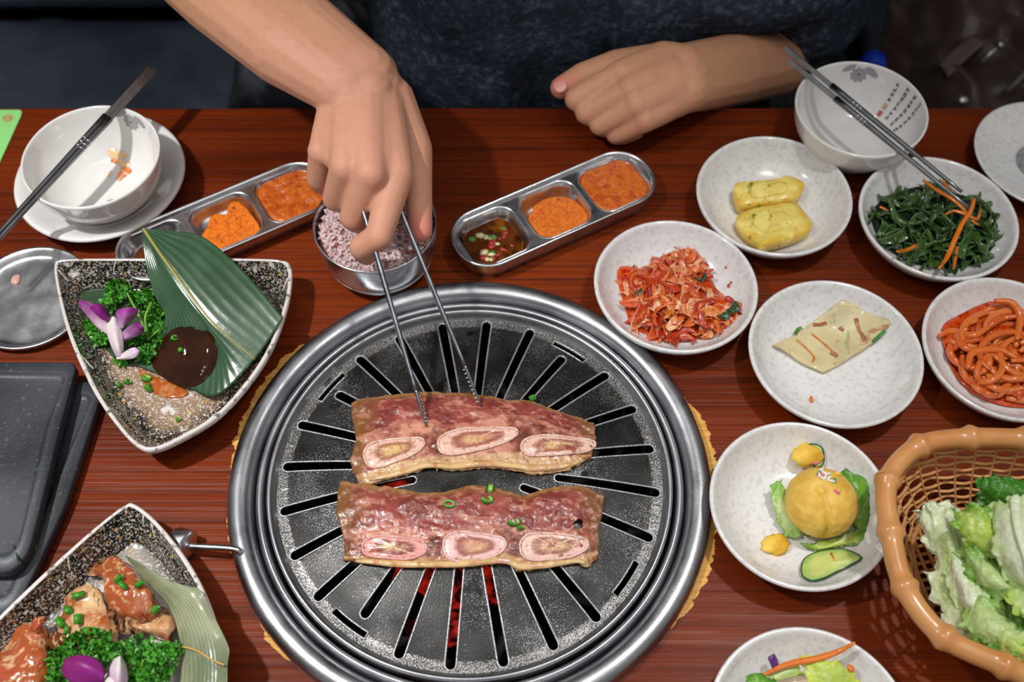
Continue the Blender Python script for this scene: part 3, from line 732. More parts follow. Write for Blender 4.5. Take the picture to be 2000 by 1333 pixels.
# ------------------------------------------------------------------ speckled triangular plates
m_stone = mat('black_glaze_with_gold_specks', (1, 1, 1), .16, attr=True, layers=[('noise', 520, .55, .62, lin(196, 190, 180)), ('noise', 340, .63, .67, lin(190, 140, 40)), ('noise', 900, .60, .66, lin(224, 220, 214)), ('noise', 60, .66, .72, lin(216, 212, 208))], coat=.7, coatr=.05, bump=[('noise', 300, .1, .0006)])
m_rimw = mat('white_worn_plate_rim', lin(214, 208, 204), .3, layers=[('noise', 160, .58, .68, lin(110, 104, 100)), ('noise', 500, .66, .7, lin(70, 66, 62))], coat=.5)
def tri_plate(outpx, inscale, hrim, label, floor_h=.0065, brown=True, seed=0):
    O = crv(WL(outpx, hrim), 160, closed=True); cen = O.mean(0); ANG = np.arctan2(O[:, 1]-cen[1], O[:, 0]-cen[0]); RAD = np.hypot(O[:, 1]-cen[1], O[:, 0]-cen[0])
    t = thing('triangular_plate', label, 'plate', (cen[0], cen[1], T))
    def ring(s, z, inset=0):
        V = []
        for p in O:
            d = p[:2]-cen[:2]; l = np.linalg.norm(d); k = s-inset/l
            V.append((cen[0]+d[0]*k, cen[1]+d[1]*k, T+z))
        return V
    lev = [(.66, .0003, 0), (.74, .0003, 0), (.79, .003, 0), (.855, hrim*.42, 0), (.895, hrim*.66, 0), (.985, hrim-.0062, 0)]
    def bridge(m, Ls, colf, close=None):
        n = 160; V = []; F = []; cols = []
        for L_ in Ls: V += L_; cols += [colf(p) for p in L_]
        for i in range(len(Ls)-1):
            for j in range(n): F.append((i*n+j, i*n+(j+1) % n, (i+1)*n+(j+1) % n, (i+1)*n+j))
        if close == 'first': F.append(tuple(range(n-1, -1, -1)))
        if close == 'last': F.append(tuple(range((len(Ls)-1)*n, len(Ls)*n)))
        m.add(V, F, cols)
    def colf(p):
        dv_ = np.array(p[:2])-cen[:2]; an = np.arctan2(dv_[1], dv_[0]); kk = np.argmin(np.abs((ANG-an+PI) % (2*PI)-PI)); d = np.hypot(*dv_)/RAD[kk]
        dk = lin(22, 19, 17)
        if not brown: return mix(lin(188, 180, 172), dk, (d-.62)/.22+.35*fz(p, 30, seed))  # pale floor: glare on the glaze is lightened into the colour
        return mix(lin(150, 122, 100), dk, (d-.66)/.14+.45*fz(p, 28, seed))
    m = MB(); bridge(m, [ring(*q) for q in lev], lambda p: lin(30, 27, 25), 'first'); m.build('underside', m_stone, t)
    m = MB(); bridge(m, [ring(1, hrim-.0064, 0), ring(1, hrim-.003, -.0008), ring(1, hrim-.0006, -.0004), ring(1, hrim, .0008), ring(1, hrim-.0002, .0017), ring(1, hrim-.0007, .0024)], lambda p: (1, 1, 1)); m.build('rim', m_rimw, t)
    L_ = [ring(1, hrim-.0007, .0024)]
    for s_, z_ in ((.970, .93), (.945, .80), (.918, .62), (.893, .42), (.870, .22), (.845, .07), (.81, .012), (.75, 0), (.69, 0), (.62, 0), (.5, 0), (.36, 0), (.2, 0), (.06, 0)): L_.append(ring(s_, floor_h+(hrim-floor_h)*z_))
    m = MB(); bridge(m, L_, colf, 'last'); m.build('dish_face', m_stone, t)
    # white crackle streaks fired over the rim
    rnd = random.Random(seed+5)
    for k in range(13):
        j = rnd.randrange(160); p = O[j]; q = O[(j+rnd.randint(-5, 5)) % 160]; P = []
        for i in range(7):
            u = i/6; s_ = .985-.10*u; e = p*(1-u)+q*u; d = e[:2]-cen[:2]
            zz = float(np.interp(s_*.985, [.845, .870, .893, .918, .945, .970, .985, 1], [.07, .22, .42, .62, .80, .93, .98, 1.]))
            P.append((cen[0]+d[0]*s_*.985, cen[1]+d[1]*s_*.985, T+floor_h+(hrim-floor_h)*zz+.0002))
        m = MB(); tube(m, P, [.0009, .0006, .0002], 6, n=18, squash=.3); m.build('white_streak', m_rimw, t)
    return t, cen, O
pt1 = [(107, 518), (125, 507), (230, 505), (350, 505), (470, 505), (545, 508), (566, 520), (567, 560), (556, 610), (530, 678), (487, 745), (425, 812), (350, 858), (300, 878), (270, 872), (235, 838), (190, 775), (155, 705), (130, 640), (113, 570)]
tp1, cen1, O1 = tri_plate(pt1, .7, .032, 'speckled black triangular plate with bamboo leaf, parsley and brown sauce left')
pt2 = [(243, 988), (262, 986), (300, 1015), (345, 1068), (385, 1130), (415, 1200), (432, 1270), (440, 1340), (440, 1400), (428, 1440), (405, 1455), (330, 1470), (200, 1472), (60, 1460), (-60, 1430), (-120, 1400), (-135, 1370), (-120, 1335), (-60, 1265), (0, 1203), (60, 1145), (125, 1085), (190, 1028)]
tp2, cen2, O2 = tri_plate(pt2, .7, .032, 'speckled black triangular plate of marinated meat in the front left corner', brown=False, seed=3)
def P1(px, py, e=0.): return W(px, py, .0068+e)

m_leaf = mat('bamboo_leaf_green', (1, 1, 1), .22, attr=True, layers=[('noise', 18, .42, .66, lin(40, 74, 44), (1, 1, 1), 3, .6)], coat=.5, coatr=.16, bump=[('noise', 120, .18, .0012)])
def leaf(name, rows, label, c0, c1, nu=26, nv=46, thick=.0005, rib=True, veins=9, group=None, rib_row=None, rc=lin(150, 146, 74), vein_amp=.00035, ruff=.0):
    G = sheet(rows, nu, nv)
    nrm = gnormals(G)
    for i in range(nu):
        for j in range(nv):
            u = i/(nu-1); G[i, j] += nrm[i, j]*(vein_amp*math.sin(u*PI*2*veins)+ruff*fz(G[i, j], 40, 4))
    base = G[nu//2, nv//2]
    t = thing(name, label, 'leaf', (base[0], base[1], G[..., 2].min()), group)
    m = MB(); gridmesh(m, G, thick, colf=lambda u, v, p: mix(c0, c1, .5+.35*math.sin(u*PI*2*veins)+.5*fz(p, 35, 9))); m.build('blade', m_leaf, t)
    if rib:
        k = nu//2 if rib_row is None else rib_row
        m = MB(); tube(m, [G[k, j]+nrm[k, j]*.0002 for j in range(nv)], [.0014, .0010, .0006], 6, squash=.6); m.build('midrib', mat('leaf_midrib_%d' % int(rc[0]*1000), rc, .4), t)
    leaf.G = G
    return t
# under leaf lying flat on the plate
rows = [[(*p, h) for p, h in zip(r, hs)] for r, hs in (
    ([(148, 575), (190, 562), (250, 566), (320, 578)], (.0125, .0105, .0095, .009)),
    ([(170, 640), (225, 640), (280, 640), (345, 650)], (.0085, .008, .008, .008)),
    ([(238, 716), (275, 712), (310, 700), (370, 705)], (.008, .0078, .0078, .0078)))]
leaf('bamboo_leaf', [WL(r) for r in rows], 'flat dark bamboo leaf lying under the parsley on the left triangular plate', lin(66, 84, 58), lin(44, 66, 44), rib=False)
R1 = [(278, 447, .056), (281, 480, .052), (289, 530, .043), (303, 580, .030), (318, 622, .020), (300, 665, .0125), (264, 716, .0100)]
R2 = [(278.5, 447, .056), (312, 492, .052), (345, 545, .044), (385, 592, .033), (400, 640, .022), (380, 700, .014), (342, 746, .0115)]
R3 = [(279, 447, .056), (330, 470, .055), (400, 535, .047), (452, 600, .036), (478, 650, .027), (460, 715, .018), (422, 773, .0145)]
R4 = [(280, 447, .056), (345, 453, .056), (420, 482, .050), (482, 540, .042), (553, 622, .0345), (520, 668, .026), (462, 738, .0185)]
def relax(r): return WL(r)
bl = leaf('bamboo_leaf', [WL(r) for r in (
     [(278, 447, .056), (280, 480, .052), (287, 528, .044), (303, 580, .033), (322, 622, .024), (300, 668, .0145), (266, 714, .0105)],
     [(279, 447, .056), (296, 490, .0515), (326, 560, .041), (356, 630, .0265), (362, 690, .0175), (345, 744, .0120)],
     [(279.5, 447, .0562), (308, 500, .0525), (352, 570, .0435), (402, 640, .031), (420, 700, .0225), (420, 773, .0160)],
     [(280, 447, .0565), (312, 495, .0545), (350, 548, .0490), (386, 596, .0425), (424, 640, .0365), (497, 703, .0265)],
     [(282, 447, .0565), (345, 452, .0570), (396, 463, .055), (450, 505, .050), (500, 557, .0445), (553, 622, .0365)])],
     'broad glossy dark green bamboo leaf overhanging the back rim of the left triangular plate', lin(70, 100, 74), lin(34, 66, 40), nu=90, nv=70, veins=22, rib_row=67, vein_amp=.00012)
# brown sauce pool, half on the leaf
m_soy = mat('dark_soy_sauce', lin(52, 24, 8), .08, layers=[('noise', 40, .4, .7, lin(34, 13, 5))], spec=.35, coat=.2, coatr=.03)
m = MB()
pool = [(300, 720), (296, 690), (318, 660), (345, 640), (385, 640), (412, 652), (425, 685), (418, 720), (395, 748), (365, 757), (325, 742)]
def over_leaf(px, py): return W(px, py, float(np.interp(px-.25*(py-640), [290, 340, 400, 430], [.0100, .0185, .0285, .0330])))
bmesh_G = None
leafG = leaf.G.reshape(-1, 3)
def onleaf(px, py, e=.0009):
    h = .02
    for _ in range(10):
        p = W(px, py, h); d = ((leafG[:, :2]-p[:2])**2).sum(1); h = leafG[d.argmin(), 2]-T+e
    return W(px, py, h)
O = crv([(x, y, 0) for x, y in pool], 56, closed=True); V = []
cx_, cy_ = O[:, 0].mean(), O[:, 1].mean(); Vv = []; F = []
for i in range(13):
    k = 1-i/13
    for q in O: Vv.append(onleaf(cx_+(q[0]-cx_)*k, cy_+(q[1]-cy_)*k, .0004+.0012*min(1, 3*(1-k))))
Vv.append(onleaf(cx_, cy_, .0016)); n = 56
for i in range(12):
    for j in range(n): F.append((i*n+j, (i+1)*n+j, (i+1)*n+(j+1) % n, i*n+(j+1) % n))
for j in range(n): F.append((12*n+j, len(Vv)-1, 12*n+(j+1) % n))
m.add(Vv, F); tag(m.build('sauce_pool', m_soy), 'pool of dark brown sauce lying on the bamboo leaf beside the parsley', 'sauce')
m = MB(); patch(m, [P1(*q, .0008) for q in ((272, 722), (300, 735), (340, 750), (368, 768), (345, 778), (310, 772), (285, 755))], 5, .0006, base=T+.0066)
tag(m.build('orange_oil_pool', mat('orange_brown_oil', lin(170, 84, 24), .08, coat=1, layers=[('noise', 300, .5, .64, lin(190, 128, 80))])), 'orange oily sauce seeping from below the bamboo leaf', 'sauce')

# parsley
m_pars = mat('curly_parsley_green', (1, 1, 1), .35, attr=True, coat=.2, sss=.05)
m_stem = mat('parsley_stem_green', lin(120, 170, 66), .4)
def frill(m, c, nrm, r, rnd, col):
    nrm = np.array(nrm)/np.linalg.norm(nrm); a = np.cross(nrm, [.3, .5, .8]); a /= np.linalg.norm(a); b_ = np.cross(nrm, a)
    ns = 14; V = [c-nrm*r*.35]; cols = [mix(col, lin(16, 60, 12), .6)]; F = []
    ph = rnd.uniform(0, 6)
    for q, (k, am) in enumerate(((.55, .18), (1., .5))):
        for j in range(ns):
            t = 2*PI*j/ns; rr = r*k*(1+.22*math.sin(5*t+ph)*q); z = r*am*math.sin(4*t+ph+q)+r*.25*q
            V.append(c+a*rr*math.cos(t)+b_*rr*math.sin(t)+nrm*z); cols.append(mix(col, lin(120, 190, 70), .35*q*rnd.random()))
    for j in range(ns):
        F.append((0, 1+j, 1+(j+1) % ns)); F.append((1+j, 1+ns+j, 1+ns+(j+1) % ns, 1+(j+1) % ns))
    m.add(V, F, cols)
def parsley(label, clumps, stems, seed, hmap, dens=1.):
    rnd = random.Random(seed)
    b0 = hmap(clumps[0][0], clumps[0][1], 0)
    t = thing('parsley_sprig', label, 'parsley', b0)
    for (px, py, r, h) in clumps:
        c_ = hmap(px, py, h); m = MB()
        for k in range(int(30*dens*(r/.011)**2)+8):
            d = np.array([rnd.gauss(0, 1), rnd.gauss(0, 1), abs(rnd.gauss(0, 1))*.9+.1]); d /= np.linalg.norm(d)
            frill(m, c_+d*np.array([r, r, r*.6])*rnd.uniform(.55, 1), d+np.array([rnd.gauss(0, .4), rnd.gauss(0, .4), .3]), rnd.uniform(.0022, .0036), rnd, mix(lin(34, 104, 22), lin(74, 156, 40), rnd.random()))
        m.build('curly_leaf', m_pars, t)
    for st in stems:
        m = MB(); tube(m, [hmap(*q) for q in st], [.0011, .0007], 7, n=14); m.build('stem', m_stem, t)
    return t
parsley('curly green parsley sprig beside the orchid on the left triangular plate',
    [(232, 570, .0105, .008), (280, 588, .0105, .009), (300, 612, .0095, .010), (312, 645, .0095, .009), (290, 690, .0085, .006), (175, 638, .0085, .006), (196, 662, .0075, .005), (240, 700, .0065, .003), (262, 660, .0085, .005), (318, 668, .006, .006), (215, 590, .007, .007)],
    [[(290, 660, .008), (270, 615, .018), (248, 572, .019)], [(288, 655, .010), (284, 620, .020), (296, 590, .021)], [(288, 664, .008), (310, 645, .019)]], 3, lambda a, b_, e: P1(a, b_, e))

# orchid blossoms
m_orch = mat('orchid_petal', (1, 1, 1), .45, attr=True, sss=.15, sssr=(.006, .003, .005), layers=[('noise', 700, .55, .7, lin(170, 60, 170), (1, 1, 1), 2, .25)], bump=[('noise', 300, .15, .0006)])
PUR = lin(150, 34, 140); DPUR = lin(112, 16, 100); LIL = lin(206, 170, 206); WHT = lin(236, 226, 222)
def petal(t, rows, c0, c1, name='petal', pw=1.):
    G = sheet(rows, 14, 20); m = MB(); gridmesh(m, G, .0005, colf=lambda u, v, p: mix(c0, c1, v**pw+.15*fz(p, 200, 3))); return m.build(name, m_orch, t)
def orchid(label, base, petals):
    t = thing('orchid_blossom', label, 'flower', base)
    for q in petals: petal(t, *q)
    return t
Q = lambda *a: [P1(x, y, h) for x, y, h in a]
orchid('purple and white orchid blossom on the parsley of the left triangular plate', P1(225, 660, .004), [
    ([Q((212, 655, .012), (190, 640, .016), (165, 612, .022), (152, 596, .026)), Q((213, 640, .014), (192, 618, .020), (170, 598, .027), (154, 590, .030)), Q((214, 630, .014), (200, 610, .018), (178, 590, .023), (156, 586, .026))], WHT, PUR, 'petal', .5),
    ([Q((213, 628, .018), (200, 625, .022), (185, 612, .028), (174, 603, .030)), Q((214, 618, .020), (200, 605, .028), (188, 596, .032), (178, 598, .033)), Q((214, 612, .016), (208, 600, .020), (196, 593, .024), (182, 594, .027))], DPUR, PUR, 'petal'),
    ([Q((232, 640, .018), (228, 622, .024), (226, 610, .028), (230, 605, .030)), Q((240, 642, .019), (243, 622, .028), (248, 606, .032), (252, 601, .033)), Q((248, 636, .017), (262, 622, .022), (270, 610, .026), (268, 604, .029))], LIL, PUR, 'petal', .6),
    ([Q((236, 662, .014), (240, 648, .018), (254, 636, .024), (268, 629, .028)), Q((240, 664, .015), (258, 652, .020), (272, 642, .026), (278, 636, .028)), Q((240, 668, .012), (262, 660, .016), (278, 652, .020), (282, 644, .024))], LIL, DPUR, 'petal', .5),
    ([Q((226, 700, .012), (240, 690, .016), (256, 680, .020), (266, 679, .020)), Q((228, 702, .013), (246, 698, .016), (262, 690, .019), (272, 686, .019)), Q((230, 703, .011), (246, 703, .013), (262, 700, .016), (270, 694, .017))], WHT, LIL, 'petal'),
    ([Q((208, 622, .014), (208, 650, .017), (218, 680, .016), (228, 700, .012)), Q((222, 618, .018), (224, 650, .022), (230, 680, .020), (236, 698, .014)), Q((234, 626, .014), (240, 652, .017), (242, 680, .016), (240, 698, .012))], WHT, mix(WHT, LIL, .6), 'white_lip')])

# scallion bits
def scallion(c, r, d, label, seed, L_=.003, group=None, open_=2*PI):
    rnd = random.Random(seed); d = np.array(d, float); d /= np.linalg.norm(d)
    a = np.cross(d, [.2, .9, .4]); a /= np.linalg.norm(a); b_ = np.cross(d, a)
    m = MB(); n = 14; V = []; F = []; cols = []
    for s_, rr in ((0, r), (1, r*1.03), (1, r*.72), (0, r*.7)):
        for j in range(n):
            t = open_*j/(n-1); V.append(np.array(c)+d*(s_-.5)*L_+a*rr*math.cos(t)*1.15+b_*rr*math.sin(t)*.8)
            cols.append(lin(58, 140, 34) if rr > r*.8 else lin(130, 186, 80))
    for i in range(4):
        for j in range(n-1): F.append((i*n+j, i*n+j+1, ((i+1) % 4)*n+j+1, ((i+1) % 4)*n+j))
    m.add(V, F, cols); return tag(m.build('scallion_ring', m_pars), label, 'scallion', group)
for k, (px, py, r, lb) in enumerate(((232, 752, .0022, 'small scallion bit nearest the orchid on the bare floor of the left plate'), (249, 746, .0022, 'pale scallion bit second from the orchid on the left plate floor'), (286, 740, .0032, 'upper scallion ring of the pair below the leaf edge'), (293, 758, .0040, 'largest scallion ring lying below the leaf edge on the left plate'))):
    scallion(P1(px, py, .0022), r, (random.gauss(0, 1), random.gauss(0, 1), .8), lb, k, .0036)
scallion(onleaf(341, 661, .003), .0026, (.5, .2, .6), 'scallion bit beside the parsley at the edge of the brown sauce', 8)
scallion(onleaf(352, 684, .003), .0016, (.2, .7, .6), 'tiny scallion bit floating on the brown sauce pool', 9)
scallion(P1(348, 820, .0016), .0016, (.3, .2, 1), 'lone scallion crumb near the front tip of the left triangular plate', 10)

# ------------------------------------------------------------------ stacked black stone plates
m_slate = mat('black_slate', lin(44, 47, 52), .42, layers=[('noise', 9, .42, .66, lin(66, 70, 76)), ('noise', 300, .62, .72, lin(104, 108, 112), (1, 1, 1), 3, .5)], bump=[('noise', 30, .25, .003), ('noise', 500, .2, .0006)], rl=('noise', 14, .28, .55))
def slate(outpx, h0, th, lip, label, lift=(0, 0)):
    O = crv(WL(outpx, h0+th), 4*len(outpx)*3, closed=False) if False else np.array(WL(outpx, h0+th))
    # round the corners
    P = []
    n = len(O)
    for i in range(n):
        a, b_, c_ = O[i-1], O[i], O[(i+1) % n]
        r = .008; u = (a-b_)/np.linalg.norm(a-b_); v_ = (c_-b_)/np.linalg.norm(c_-b_)
        for k in range(7):
            t = k/6; P.append(b_+u*r*(1-t)**2+v_*r*t**2)
    P = np.array(P); cen = P.mean(0); n = len(P)
    def ring(off, z):
        V = []
        for i in range(n):
            d = P[i]-cen; l = np.linalg.norm(d[:2]); k = 1-off/l; V.append((cen[0]+d[0]*k, cen[1]+d[1]*k, T+z))
        return V
    t = thing('stone_plate', label, 'plate', (cen[0], cen[1], T+h0))
    m = MB(); Ls = [ring(.006, h0), ring(.0015, h0+.001), ring(0, h0+.003), ring(0, h0+th-.002), ring(.0012, h0+th), ring(lip-.002, h0+th-.0006)]
    V = [];F = []
    for L_ in Ls: V += L_
    for i in range(len(Ls)-1):
        for j in range(n): F.append((i*n+j, i*n+(j+1) % n, (i+1)*n+(j+1) % n, (i+1)*n+j))
    F.append(tuple(range(n-1, -1, -1))); m.add(V, F); m.build('raised_edge', m_slate, t)
    m = MB(); Ls = [ring(lip-.002, h0+th-.0006), ring(lip, h0+th-.0022), ring(lip+.003, h0+th-.0025)]; V = []; F = []
    for L_ in Ls: V += L_
    for i in range(2):
        for j in range(n): F.append((i*n+j, i*n+(j+1) % n, (i+1)*n+(j+1) % n, (i+1)*n+j))
    F.append(tuple(range(2*n, 3*n))); m.add(V, F); m.build('sunken_face', m_slate, t)
slate([(-260, 745), (205, 745), (128, 985), (30, 1195), (-80, 1222), (-330, 1222)], .0004, .011, .014, 'large black stone plate underneath, at the left edge of the table')
slate([(-260, 706), (150, 706), (128, 790), (55, 1080), (25, 1118), (-330, 1118)], .0120, .012, .013, 'smaller black stone plate stacked on top of the larger one at left')
m = MB(); gridmesh(m, sheet([WL([(44, 1092, .0125), (52, 1070, .014), (68, 1050, .0125)]), WL([(50, 1094, .0145), (60, 1078, .0175), (70, 1060, .015)]), WL([(46, 1096, .0125), (62, 1086, .014), (74, 1070, .0125)])], 6, 10), .0004, colf=lambda u, v, p: mix(lin(70, 92, 48), lin(150, 165, 110), u)); tag(m.build('leaf_scrap', m_leaf), 'curled scrap of green leaf on the lower stone plate', 'leaf')

# ------------------------------------------------------------------ meat on the grill
m_meat = mat('raw_marinated_beef', (1, 1, 1), .30, attr=True, coat=.22, coatr=.14, sss=.10, sssr=(.006, .002, .001),
    layers=[('noise', 120, .57, .67, lin(214, 154, 132), (.5, 1.2, 1), 4, .38), ('noise', 260, .60, .70, lin(96, 26, 24), (.6, 1, 1), 3, .5)], bump=[('noise', 160, .35, .0012), ('noise', 700, .45, .0006)])
RED = lin(150, 72, 64); DRED = lin(118, 52, 46); BRN = lin(124, 82, 44); PINK = lin(200, 138, 116); FAT = lin(210, 172, 126); TAN = lin(170, 124, 78)
def meat(label, rows, bones, seed, hole=None, gaps=()):
    GW = [(WD(a, b_, .006), r_) for a, b_, r_ in gaps]
    R = [[WD(px, py, e) for px, py, e in r] for r in rows]
    G = sheet(R, 54, 150); base = G[27, 75]
    t = thing('short_rib_slice', label, 'meat', (base[0], base[1], base[2]-.006))
    nrm = gnormals(G)
    for i in range(54):
        for j in range(150):
            u, v = i/53, j/149; e = min(1, 7*min(u, 1-u, v*1.6, (1-v)*1.6)); p = G[i, j]
            G[i, j] = p+nrm[i, j]*(.0012*fz(p, 90, seed)+.0006*fz(p, 320, seed+3)-.0016*(1-e))
            if u in (0, 1) or v in (0, 1): G[i, j][:2] += np.array([fz(p, 120, seed+8), fz(p, 120, seed+9)])*.0009
    def col(u, v, p):
        n1 = fz(p, 60, seed+5); n2 = fz(p, 200, seed+6)
        split = .50+.05*math.sin(v*14+seed)+.04*n1
        if u < split:
            c = mix(RED, DRED, .5+n1+.5*n2)
            vn = abs(fz((p[0]*.55+p[1]*.3, p[1]*1.2, 0), 75, seed+11, 3)); c = mix(c, PINK, .85*max(0, 1-vn/.075))
            c = mix(c, BRN, max(1-(v+.05*n1)/.13, 1-(1-v+.04*n1)/.10, 1-(u+.03*n1)/.10 if True else 0)*1.3)
            c = mix(c, TAN, (1-(u+.02*n2)/.05)*.8)
            if u > split-.06: c = mix(c, PINK, .5+.5*n2)
        else:
            w_ = (u-split)/(1-split)
            c = mix(PINK, mix(RED, BRN, .35), .45+1.5*n1+.8*n2) if w_ < .72 else mix(FAT, TAN, .4+.6*n2)
            for gp, gr in GW:
                dg = math.hypot(p[0]-gp[0], (p[1]-gp[1])*.8); c = mix(c, mix(lin(124, 52, 44), lin(96, 48, 34), .5+n2), 1.5*(1-dg/gr+.4*n2))
            c = mix(c, BRN, max(1-(v+.03*n1)/.08, 1-(1-v)/.05)*1.2)
            c = mix(c, mix(TAN, FAT, .4+n2), 1.4*(1-abs(w_-.80)/.09) if w_ > .7 else 0)
        return c
    sk = (lambda u, v: ((u-hole[0])/hole[2])**2+((v-hole[1])/hole[3])**2 < 1) if hole else None
    m = MB(); gridmesh(m, G, .0052, colf=col, skip=sk); m.build('meat', m_meat, t)
    # fat strip along the front edge
    m = MB(); P = [G[51, j]+nrm[51, j]*.0004 for j in range(8, 142, 2)]; tube(m, P, [.0012, .0027, .0022, .0029, .0024, .0028, .0012], 8, squash=.6, col=FAT); m.build('fat_strip', mat('translucent_fat', lin(214, 176, 126), .2, coat=.5, sss=.3, layers=[('noise', 120, .45, .65, lin(186, 132, 84)), ('noise', 60, .6, .7, lin(206, 160, 150))], bump=[('noise', 200, .3, .001)]), t)
    m_bone = mat('cut_rib_bone', (1, 1, 1), .3, attr=True, coat=.35, sss=.2, layers=[('noise', 420, .55, .66, lin(150, 84, 66), (1, 1, 1), 3, .6)], bump=[('noise', 500, .4, .0006)])
    for (cx, cy, hl, hh, ang, c_in, c_rim, taper) in bones:
        a = math.radians(ang); O = []
        for i in range(44):
            t_ = 2*PI*i/44; x = hl*math.copysign(abs(math.cos(t_))**.7, math.cos(t_)); y = hh*math.copysign(abs(math.sin(t_))**.8, math.sin(t_))*(1-taper*(x/hl))
            y += hh*.18*math.sin(x/hl*2.2)
            q = WD(cx+x*math.cos(a)+y*math.sin(a), cy-x*math.sin(a)+y*math.cos(a), .0); 
            d = ((G[..., :2]-q[:2])**2).sum(2); ij = np.unravel_index(d.argmin(), d.shape)
            q = np.array([q[0], q[1], G[ij][2]+.0002]); O.append(q)
        # shift for height above the plate so the outline stays under its pixels
        m = MB()
        patch(m, O, 10, .0012, n=44, closed_curve=False, pw=.5, colf=lambda tt, q: mix(mix(mix(c_in, lin(214, 178, 124), .5+.9*fz(q, 130, 3)), mix(c_in, lin(128, 60, 50), .7), (tt-.28)/.22), c_rim, (tt-.60+.06*fz(q, 160, 5))/.12), noise=.00012, nf=260)
        m.build('rib_bone', m_bone, t)
        m = MB(); tube(m, [p+np.array([0, 0, .0003]) for p in O], .0010, 6, closed=True, col=mix(c_rim, PINK, .15)); m.build('bone_membrane', m_bone, t)
    return t, G
e0, e1, e2 = .0052, .0062, .0060
rows1 = [[(684, 787, e0), (719, 774, e0), (805, 766, e0), (871, 763, e0), (933, 769, e0), (990, 778, e0), (1036, 780, e0), (1082, 799, e0), (1125, 812, e0), (1161, 826, e0)],
         [(687, 815, e1), (760, 803, e1), (850, 800, e1), (940, 800, e1), (1040, 806, e1), (1163, 845, e0)],
         [(693, 856, e1), (740, 848, e2), (800, 838, e2), (850, 828, e2), (905, 832, e2), (960, 824, e2), (1010, 819, e2), (1080, 830, e2), (1164, 858, e0)],
         [(684, 905, e1), (740, 898, e2), (800, 885, e2), (850, 872, e2), (930, 868, e2), (1010, 866, e2), (1090, 868, e2), (1160, 878, e0)],
         [(699, 945, e0), (739, 940, e0), (785, 928, e0), (831, 914, e0), (884, 918, e0), (950, 911, e0), (1013, 918, e0), (1045, 923, e0), (1110, 916, e0), (1156, 893, e0)]]
BT = lin(206, 168, 116); BP = lin(196, 130, 112); RIM = lin(226, 184, 168)
meat1, GM1 = meat('upper slice of raw marinated short rib on the grill, held by the tongs', rows1, [(772, 888, 60, 22, 20, BT, RIM, .35), (934, 866, 78, 21, 13, BP, RIM, .35), (1090, 878, 72, 18, 6, lin(190, 140, 110), RIM, .3)], 2, gaps=((858, 868, .013), (1010, 850, .013), (1140, 880, .008), (712, 890, .008), (880, 846, .010), (1060, 846, .010)))
rows2 = [[(664, 938, e0), (699, 944, e0), (778, 952, e0), (825, 961, e0), (884, 955, e0), (917, 947, e0), (966, 950, e0), (1023, 965, e0), (1082, 950, e0), (1135, 948, e0), (1181, 968, e0)],
         [(656, 990, e1), (740, 995, e1), (830, 1000, e1), (920, 995, e1), (1020, 1000, e1), (1100, 990, e1), (1178, 1000, e0)],
         [(668, 1045, e1), (720, 1050, e2), (790, 1046, e2), (860, 1040, e2), (930, 1041, e2), (1000, 1036, e2), (1060, 1045, e2), (1110, 1036, e2), (1170, 1030, e0)],
         [(672, 1075, e1), (740, 1078, e2), (830, 1076, e2), (920, 1072, e2), (1010, 1070, e2), (1090, 1070, e2), (1170, 1060, e0)],
         [(668, 1096, e0), (719, 1101, e0), (805, 1107, e0), (884, 1107, e0), (983, 1099, e0), (1016, 1113, e0), (1065, 1109, e0), (1125, 1101, e0), (1148, 1107, e0), (1168, 1092, e0)]]
meat2, GM2 = meat('lower slice of raw marinated short rib on the grill, with scallions on it', rows2, [(772, 1077, 62, 21, 3, lin(140, 48, 56), lin(224, 160, 152), .1), (928, 1074, 60, 26, 9, lin(190, 128, 116), lin(230, 186, 180), .3), (1082, 1074, 66, 24, 8, lin(196, 150, 116), lin(230, 190, 178), .3)], 9, gaps=((852, 1064, .012), (1006, 1068, .013), (1152, 1080, .009), (690, 1078, .010), (900, 1046, .009), (1030, 1046, .009)), hole=(.44, .915, .065, .020))
def onmeat(G, px, py, e):
    h = .025; F_ = G.reshape(-1, 3)
    for _ in range(8):
        p = W(px, py, h); d = ((F_[:, :2]-p[:2])**2).sum(1); h = F_[d.argmin(), 2]-T+e
    return W(px, py, h)
scallion(onmeat(GM2, 877, 985, .0012), .0036, (.05, .15, 1), 'thin green scallion ring left of the other two on the lower short rib', 21, .0022)
scallion(onmeat(GM2, 951, 976, .0016), .0038, (.5, .3, .9), 'curled scallion bit near the back edge of the lower short rib', 22, .003, open_=4.4)
scallion(onmeat(GM2, 957, 955, .0016), .0022, (.2, .9, .3), 'upright scallion sliver at the back edge of the lower short rib', 25, .006, open_=3.4)
scallion(onmeat(GM2, 1003, 1020, .0016), .0036, (.6, .2, .9), 'bright green scallion bit by the rib bones of the lower short rib', 23, .004, open_=4.2)
scallion(onmeat(GM2, 1017, 1029, .0016), .0026, (.9, .2, .5), 'small scallion piece touching the bright one on the lower short rib', 26, .004, open_=3.2)
scallion(WD(1040, 778, .0045), .0028, (.9, .3, .3), 'scallion bit peeking out behind the upper short rib', 24, .004)

